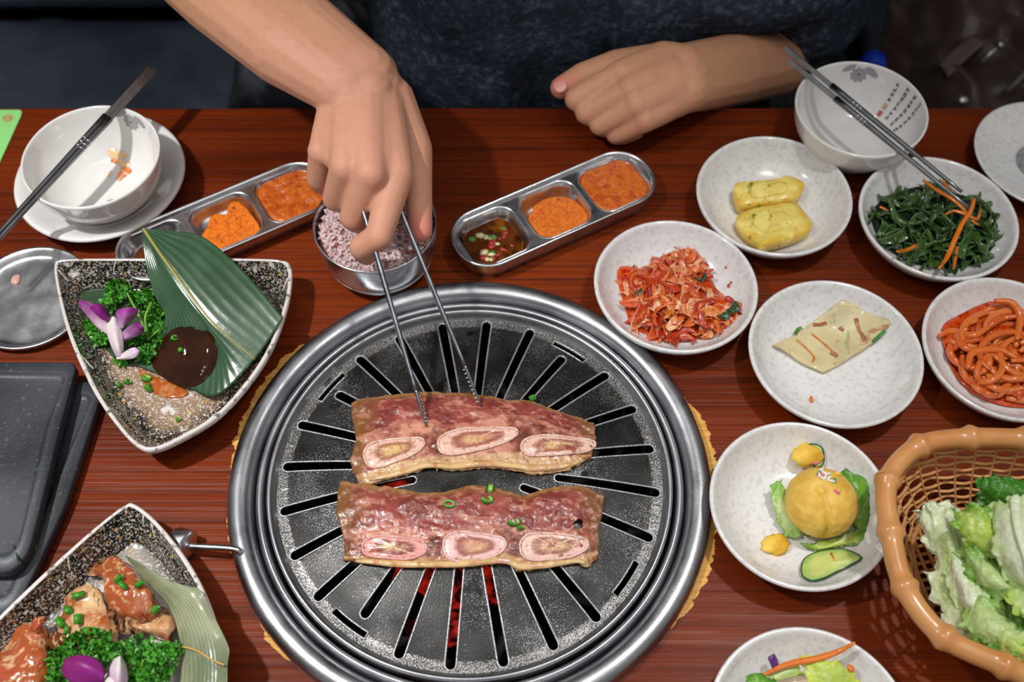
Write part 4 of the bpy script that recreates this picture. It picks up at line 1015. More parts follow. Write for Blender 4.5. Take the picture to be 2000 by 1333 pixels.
# ------------------------------------------------------------------ tongs
m_tong = mat('matte_steel_tongs', lin(150, 154, 162), .36, 1., layers=[('noise', 120, .4, .7, lin(120, 124, 132))], bump=[('noise', 1500, .2, .0003)])
tip1 = onmeat(GM1, 832, 832, .0010); tip2 = onmeat(GM1, 939, 793, .0010)
g1 = W(735, 498, .083); g2 = W(783, 412, .098)
d1 = (g1-tip1); d2 = (g2-tip2); L1, L2 = np.linalg.norm(d1), np.linalg.norm(d2)
end1 = tip1+d1/L1*.205; end2 = tip2+d2/L2*.205; hinge = (end1+end2)/2+np.array([-.004, .010, .012])
tongs = thing('tongs', 'steel tongs with serrated tips gripping the upper short rib', 'tongs', tip1)
def tong_arm(tip, g, end, side):
    wdir = np.cross(g-tip, [0, 0, 1.]); wdir /= np.linalg.norm(wdir)
    bend = tip+(g-tip)*.20+np.array([0, 0, .0015])
    P = crv([bend, tip+(g-tip)*.5, g, end, hinge], 40)
    m = MB(); tube(m, P, [.0026, .0034, .0036, .0034, .0030, .0016], 8, squash=.55, up=wdir); a = m.build('arm', m_tong, tongs)
    m = MB(); P = crv([tip, tip+(bend-tip)*.5+np.array([0, 0, .0004]), bend], 20); tube(m, P, [.0012, .0020, .0025], 8, squash=.6, up=wdir)
    m.build('tip', m_tong, a)
    m = MB()
    for k in range(9):
        q = crv([tip, bend], 11)[k+1]; tube(m, [q-wdir*.0022*side*.2+np.array([0, 0, .0012]), q+wdir*.0030*side+np.array([0, 0, .0012])], [.0006, .0003], 4)
    m.build('serration', m_steel, a)
tong_arm(tip1, g1, end1, 1); tong_arm(tip2, g2, end2, -1)

# ------------------------------------------------------------------ marinated meat on the front left plate
m_mar = mat('marinated_pork', (1, 1, 1), .18, attr=True, coat=.6, coatr=.06, sss=.15, sssr=(.006, .003, .001), layers=[('noise', 90, .58, .66, lin(220, 168, 118), (1, .5, 1), 4, .25), ('noise', 40, .45, .7, lin(140, 70, 30), (1, 1, 1), 3, .5)], bump=[('noise', 140, .4, .0016), ('noise', 500, .3, .0006)])
ORG = lin(170, 88, 40); ORD = lin(128, 62, 28); CRM = lin(226, 188, 142); DKB = lin(88, 48, 28); PNK = lin(170, 82, 54)
def slab(label, rows, ca, cb, ce, seed, thick=.005, rough=.0026):
    G = sheet([WL(r) for r in rows], 34, 48); nr = gnormals(G)
    for i in range(34):
        for j in range(48):
            u, v = i/33, j/47; e = min(1, 6*min(u, 1-u, v, 1-v)); G[i, j] += nr[i, j]*(rough*fz(G[i, j], 75, seed)-.003*(1-e)**2)
            if e < .4: G[i, j][:2] += np.array([fz(G[i, j], 90, seed+3), fz(G[i, j], 90, seed+4)])*.0035*(1-e)
    m = MB()
    def col(u, v, p):
        n1 = fz(p, 55, seed+1); n2 = fz(p, 110, seed+2); c = mix(ca, cb, .5+1.1*n1)
        c = mix(c, CRM, (abs(n2) < .07)*.8)
        e = min(u, 1-u, v, 1-v); return mix(c, ce, 1-(e+.04*n2)/.10)
    gridmesh(m, G, thick, colf=col)
    base = G[17, 24]; o = m.build('marinated_meat_slice', m_mar, loc=(base[0], base[1], base[2]-thick)); tag(o, label, 'meat', 'marinated meat slices on the front plate'); return G
mh = .012
slab('dark brown curled scrap of marinated meat between the two big slices', [[(92, 1246, .013), (112, 1232, .020), (136, 1238, .020)], [(92, 1258, .015), (116, 1252, .024), (146, 1250, .020)], [(100, 1272, .013), (122, 1270, .019), (144, 1266, .014)]], DKB, ORD, DKB, 31)
GA = slab('large orange-brown marinated meat slice at the top of the front plate', [[(158, 1106, .013), (180, 1118, .017), (196, 1148, .022), (208, 1184, .024), (236, 1214, .022)], [(186, 1100, .016), (214, 1116, .024), (238, 1146, .030), (252, 1182, .031), (262, 1222, .026)], [(205, 1082, .014), (238, 1104, .022), (270, 1134, .029), (292, 1166, .029), (300, 1214, .022)], [(226, 1086, .011), (252, 1106, .014), (286, 1140, .018), (312, 1176, .018), (308, 1216, .013)]], ORG, PNK, ORD, 32)
GB = slab('creamy streaked marinated meat slice with a dark edge along the right side', [[(206, 1196, .020), (240, 1222, .021), (280, 1240, .020), (318, 1262, .017)], [(236, 1218, .020), (268, 1224, .022), (306, 1226, .024), (336, 1240, .022)], [(270, 1216, .016), (296, 1212, .020), (322, 1202, .022), (345, 1216, .018)], [(298, 1190, .012), (316, 1188, .013), (334, 1196, .013), (350, 1250, .012)]], mix(CRM, ORG, .35), ORD, DKB, 33)
GCm = slab('pale fatty marinated meat slice on the left half of the front plate', [[(150, 1142, .012), (122, 1176, .012), (102, 1214, .012), (112, 1262, .012)], [(172, 1132, .017), (156, 1172, .020), (146, 1214, .022), (156, 1276, .020)], [(196, 1146, .018), (196, 1188, .024), (192, 1234, .026), (200, 1290, .022)], [(206, 1164, .017), (222, 1206, .021), (232, 1244, .022), (240, 1290, .018)]], ORG, CRM, CRM, 34)
GD = slab('reddish marinated meat slice at the lower left edge of the picture', [[(28, 1212, .013), (-6, 1258, .013), (-50, 1320, .013), (-60, 1390, .012)], [(52, 1208, .019), (40, 1262, .022), (16, 1330, .022), (10, 1400, .02)], [(76, 1212, .020), (78, 1266, .023), (66, 1335, .023), (70, 1400, .02)], [(88, 1210, .014), (104, 1262, .014), (104, 1330, .014), (110, 1400, .013)]], ORG, PNK, CRM, 35)
slab('small red strip of meat sticking up at the left end of the front plate', [[(56, 1236, .022), (62, 1214, .025), (70, 1204, .022)], [(68, 1240, .025), (78, 1216, .028), (86, 1200, .024)]], PNK, lin(170, 60, 44), PNK, 36, .003, .001)
allM = np.concatenate([g.reshape(-1, 3) for g in (GA, GB, GCm, GD)])
def onmar(px, py, e=.001):
    h = .024
    for _ in range(8):
        p = W(px, py, h); d = ((allM[:, :2]-p[:2])**2).sum(1); k = np.where(d < (.003)**2)[0]
        h = (allM[k, 2].max() if len(k) else T+.012)-T+e
    return W(px, py, h)
names = ('on the upper meat slice, highest on the front plate', 'standing just below the highest one on the upper meat slice', 'near the right edge of the upper meat slice', 'lying alone on the pale fatty slice, long and cut flat', 'small and round on the left rim of the pale fatty slice', 'open ring in the middle of the pale fatty slice', 'lowest left on the pale fatty slice', 'bright one just above the parsley', 'at the dark right edge of the meat pile', 'tiny sliver by the parsley on the pale fatty slice')
for k, (px, py, r, ln) in enumerate(((231, 1131, .0030, .0055), (240, 1144, .0026, .0062), (273, 1141, .0028, .0056), (153, 1163, .0032, .0078), (134, 1193, .0030, .0044), (153, 1210, .0036, .0062), (118, 1217, .0030, .0070), (173, 1233, .0040, .0044), (304, 1192, .0032, .0048), (130, 1231, .0016, .0050))):
    scallion(onmar(px, py, .0020), r*.8, (random.gauss(0, 1), random.gauss(0, 1), .3), 'scallion piece '+names[k], 40+k, ln, 'scallions on the marinated meat')
leaf('bamboo_leaf', [WL(r) for r in (
    [(244, 1088, .024), (262, 1112, .026), (300, 1150, .026), (335, 1200, .024), (352, 1255, .024), (352, 1320, .024), (340, 1400, .022)],
    [(250, 1090, .028), (285, 1112, .033), (330, 1152, .036), (365, 1200, .034), (385, 1258, .036), (392, 1320, .034), (385, 1400, .030)],
    [(256, 1092, .028), (310, 1124, .036), (360, 1148, .041), (392, 1190, .040), (415, 1240, .040), (426, 1300, .038), (420, 1400, .034)],
    [(262, 1096, .026), (330, 1140, .035), (388, 1150, .040), (410, 1190, .038), (444, 1262, .043), (442, 1302, .041), (445, 1400, .036)])],
    'pale grey-green bamboo leaf under the marinated meat on the front left plate', lin(184, 182, 152), lin(138, 148, 116), nu=60, nv=44, veins=14, rib=False, ruff=.0016, vein_amp=.00008)
m = MB(); tube(m, [W(352, 1262, .0285), W(385, 1272, .0385), W(415, 1290, .0420), W(438, 1300, .0435)], [.0009, .0006], 6, n=16, squash=.6, col=lin(190, 160, 96)); tag(m.build('leaf_vein', mat('tan_leaf_vein', lin(190, 158, 90), .5)), 'tan midrib strip lying along the pale bamboo leaf', 'leaf vein')
hm2 = lambda a, b_, e: W(a, b_, .020+e)
parsley('curly parsley clump between the pale meat slice and the purple orchid', [(150, 1262, .0090, .006), (196, 1258, .0095, .008), (216, 1280, .0085, .008), (122, 1288, .0085, .004), (180, 1282, .0080, .004), (115, 1318, .008, .002)], [[(170, 1290, .008), (160, 1270, .014)]], 13, hm2)
parsley('dense curly parsley clump right of the purple orchid on the front plate', [(262, 1274, .0100, .010), (300, 1284, .0110, .012), (326, 1278, .0090, .009), (286, 1316, .0100, .010), (252, 1304, .0085, .010), (318, 1310, .009, .006), (272, 1340, .010, .008)], [[(270, 1320, .01), (280, 1290, .02)]], 14, hm2)
Q2 = lambda *a: [W(x, y, .022+h) for x, y, h in a]
orchid('deep purple orchid blossom at the bottom edge on the front left plate', W(190, 1340, .022), [
    ([Q2((200, 1345, .010), (170, 1345, .014), (140, 1335, .016), (120, 1318, .014)), Q2((204, 1325, .018), (178, 1310, .024), (150, 1300, .024), (122, 1298, .018)), Q2((206, 1310, .016), (192, 1290, .020), (160, 1280, .022), (128, 1286, .018))], PUR, lin(120, 26, 96), 'petal', .5),
    ([Q2((216, 1350, .014), (214, 1325, .018), (214, 1305, .018), (222, 1288, .014)), Q2((228, 1352, .018), (230, 1330, .024), (232, 1305, .026), (234, 1282, .022)), Q2((244, 1352, .014), (250, 1330, .018), (248, 1305, .018), (240, 1286, .014))], lin(196, 150, 196), WHT, 'petal'),
    ([Q2((190, 1375, .01), (196, 1350, .016), (206, 1330, .018), (212, 1322, .016)), Q2((215, 1380, .014), (216, 1355, .020), (218, 1335, .022), (220, 1320, .018)), Q2((245, 1375, .01), (240, 1350, .016), (232, 1330, .018), (226, 1320, .016))], WHT, WHT, 'white_lip')])

# ------------------------------------------------------------------ food in the dishes
def poly_in(poly, x, y):
    c = False; n = len(poly)
    for i in range(n):
        a, b_ = poly[i], poly[i-1]
        if (a[1] > y) != (b_[1] > y) and x < (b_[0]-a[0])*(y-a[1])/(b_[1]-a[1])+a[0]: c = not c
    return c
def poly_dist(poly, x, y):
    n = len(poly); best = 1e9
    for i in range(n):
        a = np.array(poly[i], float); b_ = np.array(poly[i-1], float); d = b_-a; t = max(0, min(1, np.dot(np.array([x, y])-a, d)/np.dot(d, d))); best = min(best, np.linalg.norm(a+d*t-np.array([x, y])))
    return best
m_kim = mat('kimchi_cabbage', (1, 1, 1), .2, attr=True, coat=.6, coatr=.06, sss=.15, sssr=(.006, .002, .001), layers=[('noise', 260, .54, .64, lin(170, 36, 14), (1, 1, 1), 4, .65), ('noise', 180, .62, .72, lin(236, 166, 110), (1, .4, 1), 3, .6)], bump=[('noise', 320, .5, .0014)])
m_kims = mat('kimchi_juice', lin(200, 72, 16), .12, spec=.35, coat=.4, coatr=.03, layers=[('noise', 200, .5, .68, lin(160, 22, 6)), ('noise', 500, .62, .68, lin(226, 120, 40))], bump=[('noise', 200, .3, .001)])
kp = [(1205, 529), (1225, 519), (1256, 524), (1293, 500), (1334, 486), (1358, 490), (1371, 504), (1385, 534), (1405, 572), (1444, 592), (1441, 617), (1417, 642), (1378, 659), (1330, 670), (1276, 661), (1234, 642), (1217, 593)]
m = MB(); O = [onD(DA, x, y, .0012) for x, y in kp]; patch(m, O, 14, .0030, noise=.0010, nf=140, base=.0006, under=True, pw=.8)
tag(m.build('kimchi_juice', m_kims), 'bright red-orange chilli juice pooled under the kimchi', 'sauce')
def ribbon(name, mt_, c, ang, L_, wd, curl, twist, h, seed, cols, thick=.0009, nu=6, nv=14, wave=.0015, label='', cat='', group=None, tip=.5):
    rnd = random.Random(seed); ca, sa = math.cos(ang), math.sin(ang); G = np.zeros((nu, nv, 3))
    for j in range(nv):
        t = j/(nv-1)-.5; b_ = curl*t*t*L_*2; x = t*L_; y = b_
        z = h+wave*math.sin(t*7+seed)+.0004*seed % .001; tw = twist*math.sin(t*3+seed)
        ww = wd*(1-(1-tip)*abs(2*t)**3)
        for i in range(nu):
            s_ = (i/(nu-1)-.5)*ww
            lx, ly, lz = x, y+s_*math.cos(tw), z+s_*math.sin(tw)
            G[i, j] = (c[0]+lx*ca-ly*sa, c[1]+lx*sa+ly*ca, c[2]+lz+.25*wd*((2*i/(nu-1)-1)**2-.5)*math.sin(seed))
    m = MB(); c0, c1 = cols; gridmesh(m, G, thick, colf=lambda u, v, p: mix(c0, c1, .5+.8*fz(p, 120, seed % 50)))
    return tag(m.build(name, mt_), label, cat, group)
rnd = random.Random(5); n = 0
def zone(x, y, x0, x1, y0, y1):
    u, v = (x-x0)/(x1-x0), (y-y0)/(y1-y0)
    if abs(u-.5) < .17 and abs(v-.5) < .2: return 'in the middle'
    return ('at the back' if v < .5 else 'at the front')+(' left' if u < .4 else ' right' if u > .6 else ' centre')
KCW = ['orange-red', 'bright red', 'pale orange', 'deep red', 'light orange']
KC = [(lin(200, 76, 28), lin(222, 116, 56)), (lin(176, 44, 16), lin(204, 84, 34)), (lin(222, 132, 76), lin(236, 184, 138)), (lin(150, 34, 14), lin(190, 62, 26)), (lin(208, 100, 40), lin(228, 140, 70))]
while n < 150:
    x, y = rnd.uniform(1205, 1445), rnd.uniform(486, 672)
    if not poly_in(kp, x, y): continue
    e = poly_dist(kp, x, y)
    if e < 7: continue
    h = .0040+.0125*min(1, e/50)*rnd.uniform(.55, 1.08)
    p = onD(DA, x, y, h)
    L_ = min(rnd.uniform(.014, .030), .010+e*.00045); a_ = rnd.gauss(1.0, .8)
    kc_ = rnd.randrange(5)
    ribbon('kimchi_piece', m_kim, p, a_, L_, rnd.uniform(.0035, .0095), rnd.uniform(-1.2, 1.2), rnd.uniform(.2, 1.0), 0, 100+n, KC[kc_], label='limp %s piece of cabbage %s of the kimchi heap' % (KCW[kc_], zone(x, y, 1205, 1445, 486, 672)), cat='kimchi', group='cabbage pieces of the kimchi')
    n += 1
for k, (x, y, a_, lb) in enumerate(((1370, 545, .4, 'dark green leaf bit near the top right of the kimchi'), (1248, 573, .3, 'small dark green leaf bit at the left side of the kimchi'), (1418, 618, .5, 'largest dark green leaf bit at the right end of the kimchi'), (1438, 600, 1.2, 'dark green leaf bit on the outermost right rim of the kimchi'))):
    ribbon('green_leaf_bit', m_leaf, onD(DA, x, y, .014 if k < 2 else .011), a_, .010 if k != 1 else .006, .006, .6, .6, 0, 300+k, (lin(24, 56, 28), lin(40, 84, 40)), label=lb, cat='leaf bit', wave=.001)
for k, (x, y) in enumerate(((1282, 600, ), (1320, 598))):
    ribbon('pale_cabbage_piece', m_kim, onD(DA, x, y, .0165), (.6, -.4)[k], .010, .007, .2, .3, 0, 320+k, (lin(240, 200, 160), lin(236, 170, 120)), label=('pale piece of cabbage stem on top of the kimchi, left one', 'pale piece of cabbage stem on top of the kimchi, right one')[k], cat='kimchi')
for k, (x, y, r) in enumerate(((1418, 522, .0011), (1424, 558, .0018), (1428, 552, .0012))):
    m = MB(); blob(m, onD(DA, x, y, .0004), r, 1, .3, 1.5, scale=(1, 1.3, .3), col=lin(200, 70, 24)); tag(m.build('chilli_fleck', m_kim), 'chilli fleck stuck to the dish wall right of the kimchi', 'fleck', 'chilli flecks on the kimchi dish')

# egg roll slices
m_egg = mat('yellow_egg_roll', (1, 1, 1), .3, attr=True, coat=.35, sss=.2, layers=[('voronoi', 170, .13, .09, lin(196, 84, 40)), ('noise', 120, .62, .70, lin(120, 124, 30)), ('noise', 70, .56, .66, lin(244, 226, 130))], bump=[('noise', 160, .4, .0014)])
def egg(label, pts, h, seed):
    O = [onD(DB, x, y, h) for x, y in pts]; m = MB()
    patch(m, O, 12, .0028, noise=.0007, nf=130, base=h-.0004, under=True, pw=.5, seed=seed, colf=lambda t, q: mix(lin(236, 212, 110), lin(220, 182, 62), (t-.75)*4+.8*fz(q, 80, seed)))
    t = thing('egg_roll_slice', label, 'egg roll', O[0]); m.build('egg', m_egg, t)
    c_ = np.mean(O, 0); m = MB(); P = []
    for k in range(30):
        a = k/29*2.2*2*PI; s_ = .35+.42*k/29; j = int((k*1.3*64/30)) % 64
        q = crv(O, 64, closed=True)[j]; P.append(c_+(q-c_)*s_*.95+np.array([0, 0, .0028*(1-s_**2)**.5+.0002]))
    tube(m, P, .00035, 5, n=90, col=lin(214, 180, 66)); m.build('roll_layer_line', m_egg, t)
egg('upper yellow egg roll slice lying on its side in the back dish', [(1435, 361), (1466, 354), (1520, 349), (1537, 343), (1568, 355), (1569, 370), (1552, 390), (1520, 394), (1461, 403), (1441, 396)], .0125, 1)
egg('lower yellow egg roll slice with orange specks in front of the other', [(1438, 427), (1459, 411), (1495, 402), (1550, 396), (1577, 422), (1586, 440), (1570, 457), (1495, 477), (1473, 469), (1449, 449)], .0105, 2)

# savoury pancake
m_pan = mat('savoury_pancake', lin(214, 198, 150), .4, layers=[('noise', 45, .40, .62, lin(196, 182, 138)), ('noise', 60, .64, .70, lin(170, 104, 50), (1, 2.4, 1), 3, .85), ('noise', 70, .66, .72, lin(120, 140, 80), (2, 1, 1), 2, .5)], coat=.3, sss=.15, bump=[('noise', 120, .4, .0012)])
PGr = sheet([[onD(DD, x, y, .0042) for x, y in r] for r in ([(1511, 673), (1536, 662), (1562, 648), (1600, 620), (1642, 588)], [(1538, 689), (1562, 680), (1590, 664), (1628, 636), (1666, 597), (1684, 590)], [(1566, 708), (1592, 696), (1622, 678), (1662, 648), (1700, 612)], [(1609, 727), (1635, 714), (1662, 698), (1702, 671), (1748, 627)])], 26, 40)
for i in range(26):
    for j in range(40): PGr[i, j, 2] += .0009*fz(PGr[i, j], 60, 4)
O = [PGr[13, 20]-np.array([0, 0, .0035])]
pt = thing('pancake_piece', 'pale savoury pancake piece with browned streaks lying in the middle dish', 'pancake', O[0])
m = MB(); gridmesh(m, PGr, .0026); m.build('pancake', m_pan, pt)
def onpan(px, py, e=.0003):
    h = .008; F_ = PGr.reshape(-1, 3)
    for _ in range(8):
        p = W(px, py, h); d = ((F_[:, :2]-p[:2])**2).sum(1); h = F_[d.argmin(), 2]-T+e
    return W(px, py, h)
m_car = mat('orange_carrot', lin(226, 122, 30), .28, coat=.4, sss=.15, layers=[('noise', 200, .5, .7, lin(206, 96, 20))])
for P in ([(1556, 664), (1574, 680), (1590, 698), (1586, 708)], [(1585, 652), (1610, 672), (1628, 688)]):
    m = MB(); tube(m, [onpan(x, y) for x, y in P], .0007, 6, n=14, squash=.5); m.build('carrot_shred', m_car, pt)
m_brn = mat('browned_patch', lin(158, 92, 44), .5, layers=[('noise', 300, .45, .65, lin(190, 140, 84))])
for P, r in (([(1672, 622), (1678, 642), (1690, 664)], .0017), ([(1588, 634), (1602, 634), (1614, 630)], .0015), ([(1622, 688), (1636, 696)], .0018), ([(1640, 640), (1648, 646)], .0014)):
    m = MB(); tube(m, [onpan(x, y) for x, y in P], r, 8, n=12, squash=.25, up=(0, 0, 1)); m.build('browned_patch', m_brn, pt)
for P in ([(1553, 654), (1558, 644), (1566, 640)], [(1704, 668), (1716, 658), (1728, 646)]):
    m = MB(); tube(m, [onpan(x, y) for x, y in P], .0013, 6, n=10, squash=.4); m.build('chive_bit', m_scal, pt)
m = MB(); blob(m, onD(DD, 1585, 781, .0012), .0022, 1, .3, 1.5, scale=(.8, 1.6, .5)); tag(m.build('crumb', m_car), 'orange crumb alone at the front of the pancake dish', 'crumb')

# spicy radish strips
m_rad = mat('chilli_radish', (1, 1, 1), .2, attr=True, coat=.6, coatr=.06, sss=.15, sssr=(.006, .002, .001), layers=[('noise', 300, .58, .68, lin(186, 52, 16), (1, 1, 1), 3, .6)], bump=[('noise', 400, .2, .0006)])
rp = [(1840, 640), (1880, 612), (1930, 590), (1985, 582), (2040, 600), (2080, 660), (2085, 740), (2040, 790), (1985, 796), (1925, 782), (1880, 752), (1850, 700)]
m = MB(); patch(m, [onD(DG, x, y, .0012) for x, y in rp], 12, .0015, noise=.0010, nf=120, base=.0006, under=True); tag(m.build('chilli_juice', m_kims), 'deep red chilli juice under the radish strips', 'sauce')
rnd = random.Random(9)
RADG = 'spicy radish strips'
for k in range(110):
    cx_, cy_ = rnd.uniform(1885, 2040), rnd.uniform(615, 765); R_ = rnd.uniform(18, 56); a0 = rnd.uniform(0, 2*PI); sp = rnd.uniform(1.2, 4.2); P = []; PX = []
    hh = rnd.uniform(.006, .017)
    for i in range(7):
        a = a0+sp*i/6; x, y = cx_+R_*math.cos(a)*1.2, cy_+R_*math.sin(a)*.85
        e = poly_dist(rp, x, y) if poly_in(rp, x, y) else -poly_dist(rp, x, y)
        PX.append((x, y)); P.append(onD(DG, x, y, min(hh, max(.003, .004+.0003*e))+.0012*math.sin(i*1.7+k)))
    if any((not poly_in(rp, W_[0], W_[1])) or poly_dist(rp, W_[0], W_[1]) < 7 for W_ in PX): continue
    m = MB(); c0 = mix(lin(206, 84, 24), lin(226, 128, 58), rnd.random()); tube(m, P, [.0017, .0027, .0029, .0027, .0018], 8, n=26, squash=.8, col=c0); tag(m.build('radish_strip', m_rad), '%s radish strip curled %s of the radish heap' % ('short' if sp*R_ < 80 else 'long' if sp*R_ > 130 else 'middling', zone(cx_, cy_, 1885, 2040, 615, 765)), 'radish', RADG)
for P in ([(1835, 656), (1860, 648), (1900, 656), (1930, 640)], [(1942, 588), (1975, 592), (1992, 620), (1985, 665)], [(1890, 720), (1900, 690), (1950, 684), (1985, 700)]):
    m = MB(); tube(m, [onD(DG, x, y, (.005, .016, .016)[0 if x < 1880 else 1]) for x, y in P], [.0018, .0030, .0030, .0020], 8, n=30, col=lin(222, 112, 40)); tag(m.build('radish_strip', m_rad), {1835: 'radish strip sticking out furthest left toward the pancake dish', 1942: 'radish strip looping over the top of the radish heap', 1890: 'radish strip curling over the pool of red juice'}[P[0][0]], 'radish', RADG)

# seaweed salad
m_sea = mat('glossy_seaweed', (1, 1, 1), .12, attr=True, coat=.7, coatr=.05, sss=.05, bump=[('noise', 200, .3, .001)])
sp_ = [(1702, 420), (1722, 392), (1762, 372), (1810, 362), (1850, 360), (1910, 386), (1942, 410), (1948, 460), (1925, 500), (1880, 522), (1820, 522), (1760, 502), (1720, 470)]
m = MB(); patch(m, [onD(DC, x, y, .0012) for x, y in sp_], 12, .004, noise=.003, nf=110, base=.0006, under=True, col=lin(20, 44, 20)); tag(m.build('seaweed_bed', mat('dull_seaweed', lin(16, 34, 14), .5, spec=.2)), 'tangled dark seaweed mass at the bottom of the seaweed dish', 'seaweed', kind='stuff')
rnd = random.Random(21); n = 0
while n < 95:
    x, y = rnd.uniform(1700, 1950), rnd.uniform(362, 524)
    if not poly_in(sp_, x, y): continue
    e = poly_dist(sp_, x, y); h = .005+.015*min(1, e/60)*rnd.uniform(.6, 1.1); L_ = rnd.uniform(.018, .036)
    c0 = mix(lin(20, 46, 16), lin(58, 96, 34), rnd.random()**1.5); c1 = mix(c0, lin(96, 128, 60), .4)
    ribbon('seaweed_strip', m_sea, onD(DC, x, y, h), rnd.uniform(0, PI), min(L_, .014+e*.0004), rnd.uniform(.0045, .0100), rnd.uniform(-1.4, 1.4), rnd.uniform(.4, 1.5), 0, 500+n, (c0, c1), thick=.0006, wave=.003, label='glossy %s seaweed ribbon %s of the seaweed salad' % ('blackish green' if sum(c0) < .06 else 'dark green' if sum(c0) < .11 else 'lighter green', zone(x, y, 1700, 1950, 362, 524)), cat='seaweed', group='seaweed ribbons', tip=.7); n += 1
CARG = 'carrot shreds on the seaweed'
for P, r, lb in (([(1803, 352, .016), (1830, 372, .022), (1858, 388, .024), (1878, 405, .022), (1900, 432, .021), (1912, 440, .018)], .0018, 'long carrot shred running from the dish rim under the chopstick tips'), ([(1903, 388, .026), (1896, 412, .026), (1880, 436, .024), (1864, 470, .022), (1850, 502, .018), (1834, 525, .013)], .0021, 'widest carrot shred running down the front of the seaweed'), ([(1846, 420, .021), (1862, 412, .024), (1884, 418, .024), (1908, 428, .022), (1916, 410, .022)], .0015, 'curled carrot shred crossing the widest one'), ([(1752, 492, .012), (1772, 488, .016), (1796, 476, .016)], .0018, 'short carrot shred alone at the front left of the seaweed'), ([(1870, 482, .018), (1866, 505, .015), (1862, 526, .012)], .0013, 'thin carrot shred beside the front end of the widest one'), ([(1718, 404, .012), (1735, 412, .014)], .0012, 'tiny carrot shred at the far left of the seaweed'), ([(1742, 424, .014), (1750, 432, .014)], .0012, 'tiny carrot bit left of the seaweed centre'), ([(1840, 352, .018), (1856, 376, .022), (1852, 392, .022)], .0015, 'short carrot shred below the upper chopstick')):
    m = MB(); tube(m, [onD(DC, x, y, h) for x, y, h in P], [r*.7, r, r, r*.5], 7, n=24, squash=.6); tag(m.build('carrot_shred', m_car), lb, 'carrot', CARG)

# mashed potato ball with garnish
m_pot = mat('yellow_mashed_potato', (1, 1, 1), .5, attr=True, sss=.2, sssr=(.006, .004, .001), bump=[('noise', 170, .45, .0014), ('noise', 700, .3, .0005)], layers=[('noise', 90, .5, .7, lin(226, 172, 58), (1, 1, 1), 3, .6)])
pc = W(1604, 982, .0235)
bm_ = bmesh.new(); bmesh.ops.create_icosphere(bm_, subdivisions=5, radius=1); bm_.verts.index_update(); V = []; cols = []
for v in bm_.verts:
    q = np.array(v.co); k = 1+.015*fz(q, 1.6, 2)+.012*fz(q, 6, 4)
    lat = q[0]*.85+q[1]*.1+.12                                       # seam where the two scoops meet
    if q[2] > -.3: k -= .12*math.exp(-(lat/.06)**2)*(1 if q[1] < .25 else .25)*max(0, min(1, (.6-q[1])))
    k -= .16*math.exp(-((q[0]+.20)**2+(q[1]-.05)**2)/.022)*(q[2] > 0); k += .02*fz(q, 9, 11)
    V.append(pc+q*k*np.array([.0243, .0243, .0205])); cols.append(mix(lin(236, 200, 100), lin(220, 176, 66), .5+fz(q, 3, 7)))
m = MB(); m.add(V, [[v.index for v in f.verts] for f in bm_.faces], cols); bm_.free(); tag(m.build('mashed_potato_ball', m_pot), 'round yellow mashed potato ball topped with coloured sprinkles', 'potato')
def bit(px, py, h, r, label, seed):
    m = MB(); blob(m, onD(DE, px, py, h), r, 3, .38, 1.5, seed=seed, scale=(1.25, 1, .7), colf=lambda p, q: mix(lin(240, 202, 84), lin(226, 176, 54), .5+p[0])); tag(m.build('potato_bit', m_pot), label, 'potato')
bit(1513, 1064, .0030, .0072, 'crumbly lump of mashed potato at the lower left of the ball', 3)
bit(1576, 890, .0075, .0085, 'upper lump of mashed potato behind the ball on cucumber', 5)
SPC = {'white': lin(240, 236, 232), 'pink': lin(240, 110, 150), 'yellow': lin(244, 200, 60), 'green': lin(70, 180, 130)}
spn = [('white', 1604, 918, .4), ('white', 1610, 924, -.6), ('white', 1616, 926, .2), ('white', 1612, 932, 1.2), ('white', 1620, 934, .7), ('white', 1624, 940, -.3), ('white', 1600, 928, 1.5), ('white', 1606, 934, -.9), ('pink', 1603, 927, -.6), ('green', 1599, 924, .9), ('green', 1631, 939, 1.4), ('pink', 1634, 961, -.8), ('yellow', 1638, 956, 1.5), ('yellow', 1637, 926, -.4), ('pink', 1594, 905, .1)]
for k, (c_, px, py, a) in enumerate(spn):
    h = .04
    for _ in range(8):
        p = W(px, py, h); d = (p-pc)/np.array([.0243, .0243, .0205]); r2 = d[0]**2+d[1]**2; h = pc[2]-T+.0205*math.sqrt(max(.02, 1-r2))*1.0+.0006
    p = W(px, py, h); dd = np.array([math.cos(a), math.sin(a)*.9, -.1*math.sin(a)])*.0023
    m = MB(); tube(m, [p-dd, p-dd*.8, p+dd*.8, p+dd], [.0004, .0009, .0009, .0004], 6); 
    lb = {'white': 'white sugar sprinkle in the cluster on top of the potato ball', 'pink': {8: 'pink sprinkle inside the white cluster on the potato ball', 11: 'pink sprinkle on the right front of the potato ball', 14: 'pink sprinkle at the back edge of the potato ball'}.get(k), 'green': {9: 'green sprinkle left of the white cluster', 10: 'green sprinkle right of the white cluster'}.get(k), 'yellow': {12: 'yellow sprinkle next to the pink one on the right front', 13: 'yellow sprinkle right of the white cluster'}.get(k)}[c_]
    tag(m.build('sugar_sprinkle', mat('sprinkle_'+c_, SPC[c_], .4)), lb, 'sprinkle', 'sprinkles on the potato ball')
m_cuc = mat('cucumber_flesh', (1, 1, 1), .2, attr=True, coat=.5, sss=.25, bump=[('noise', 250, .25, .0008)])
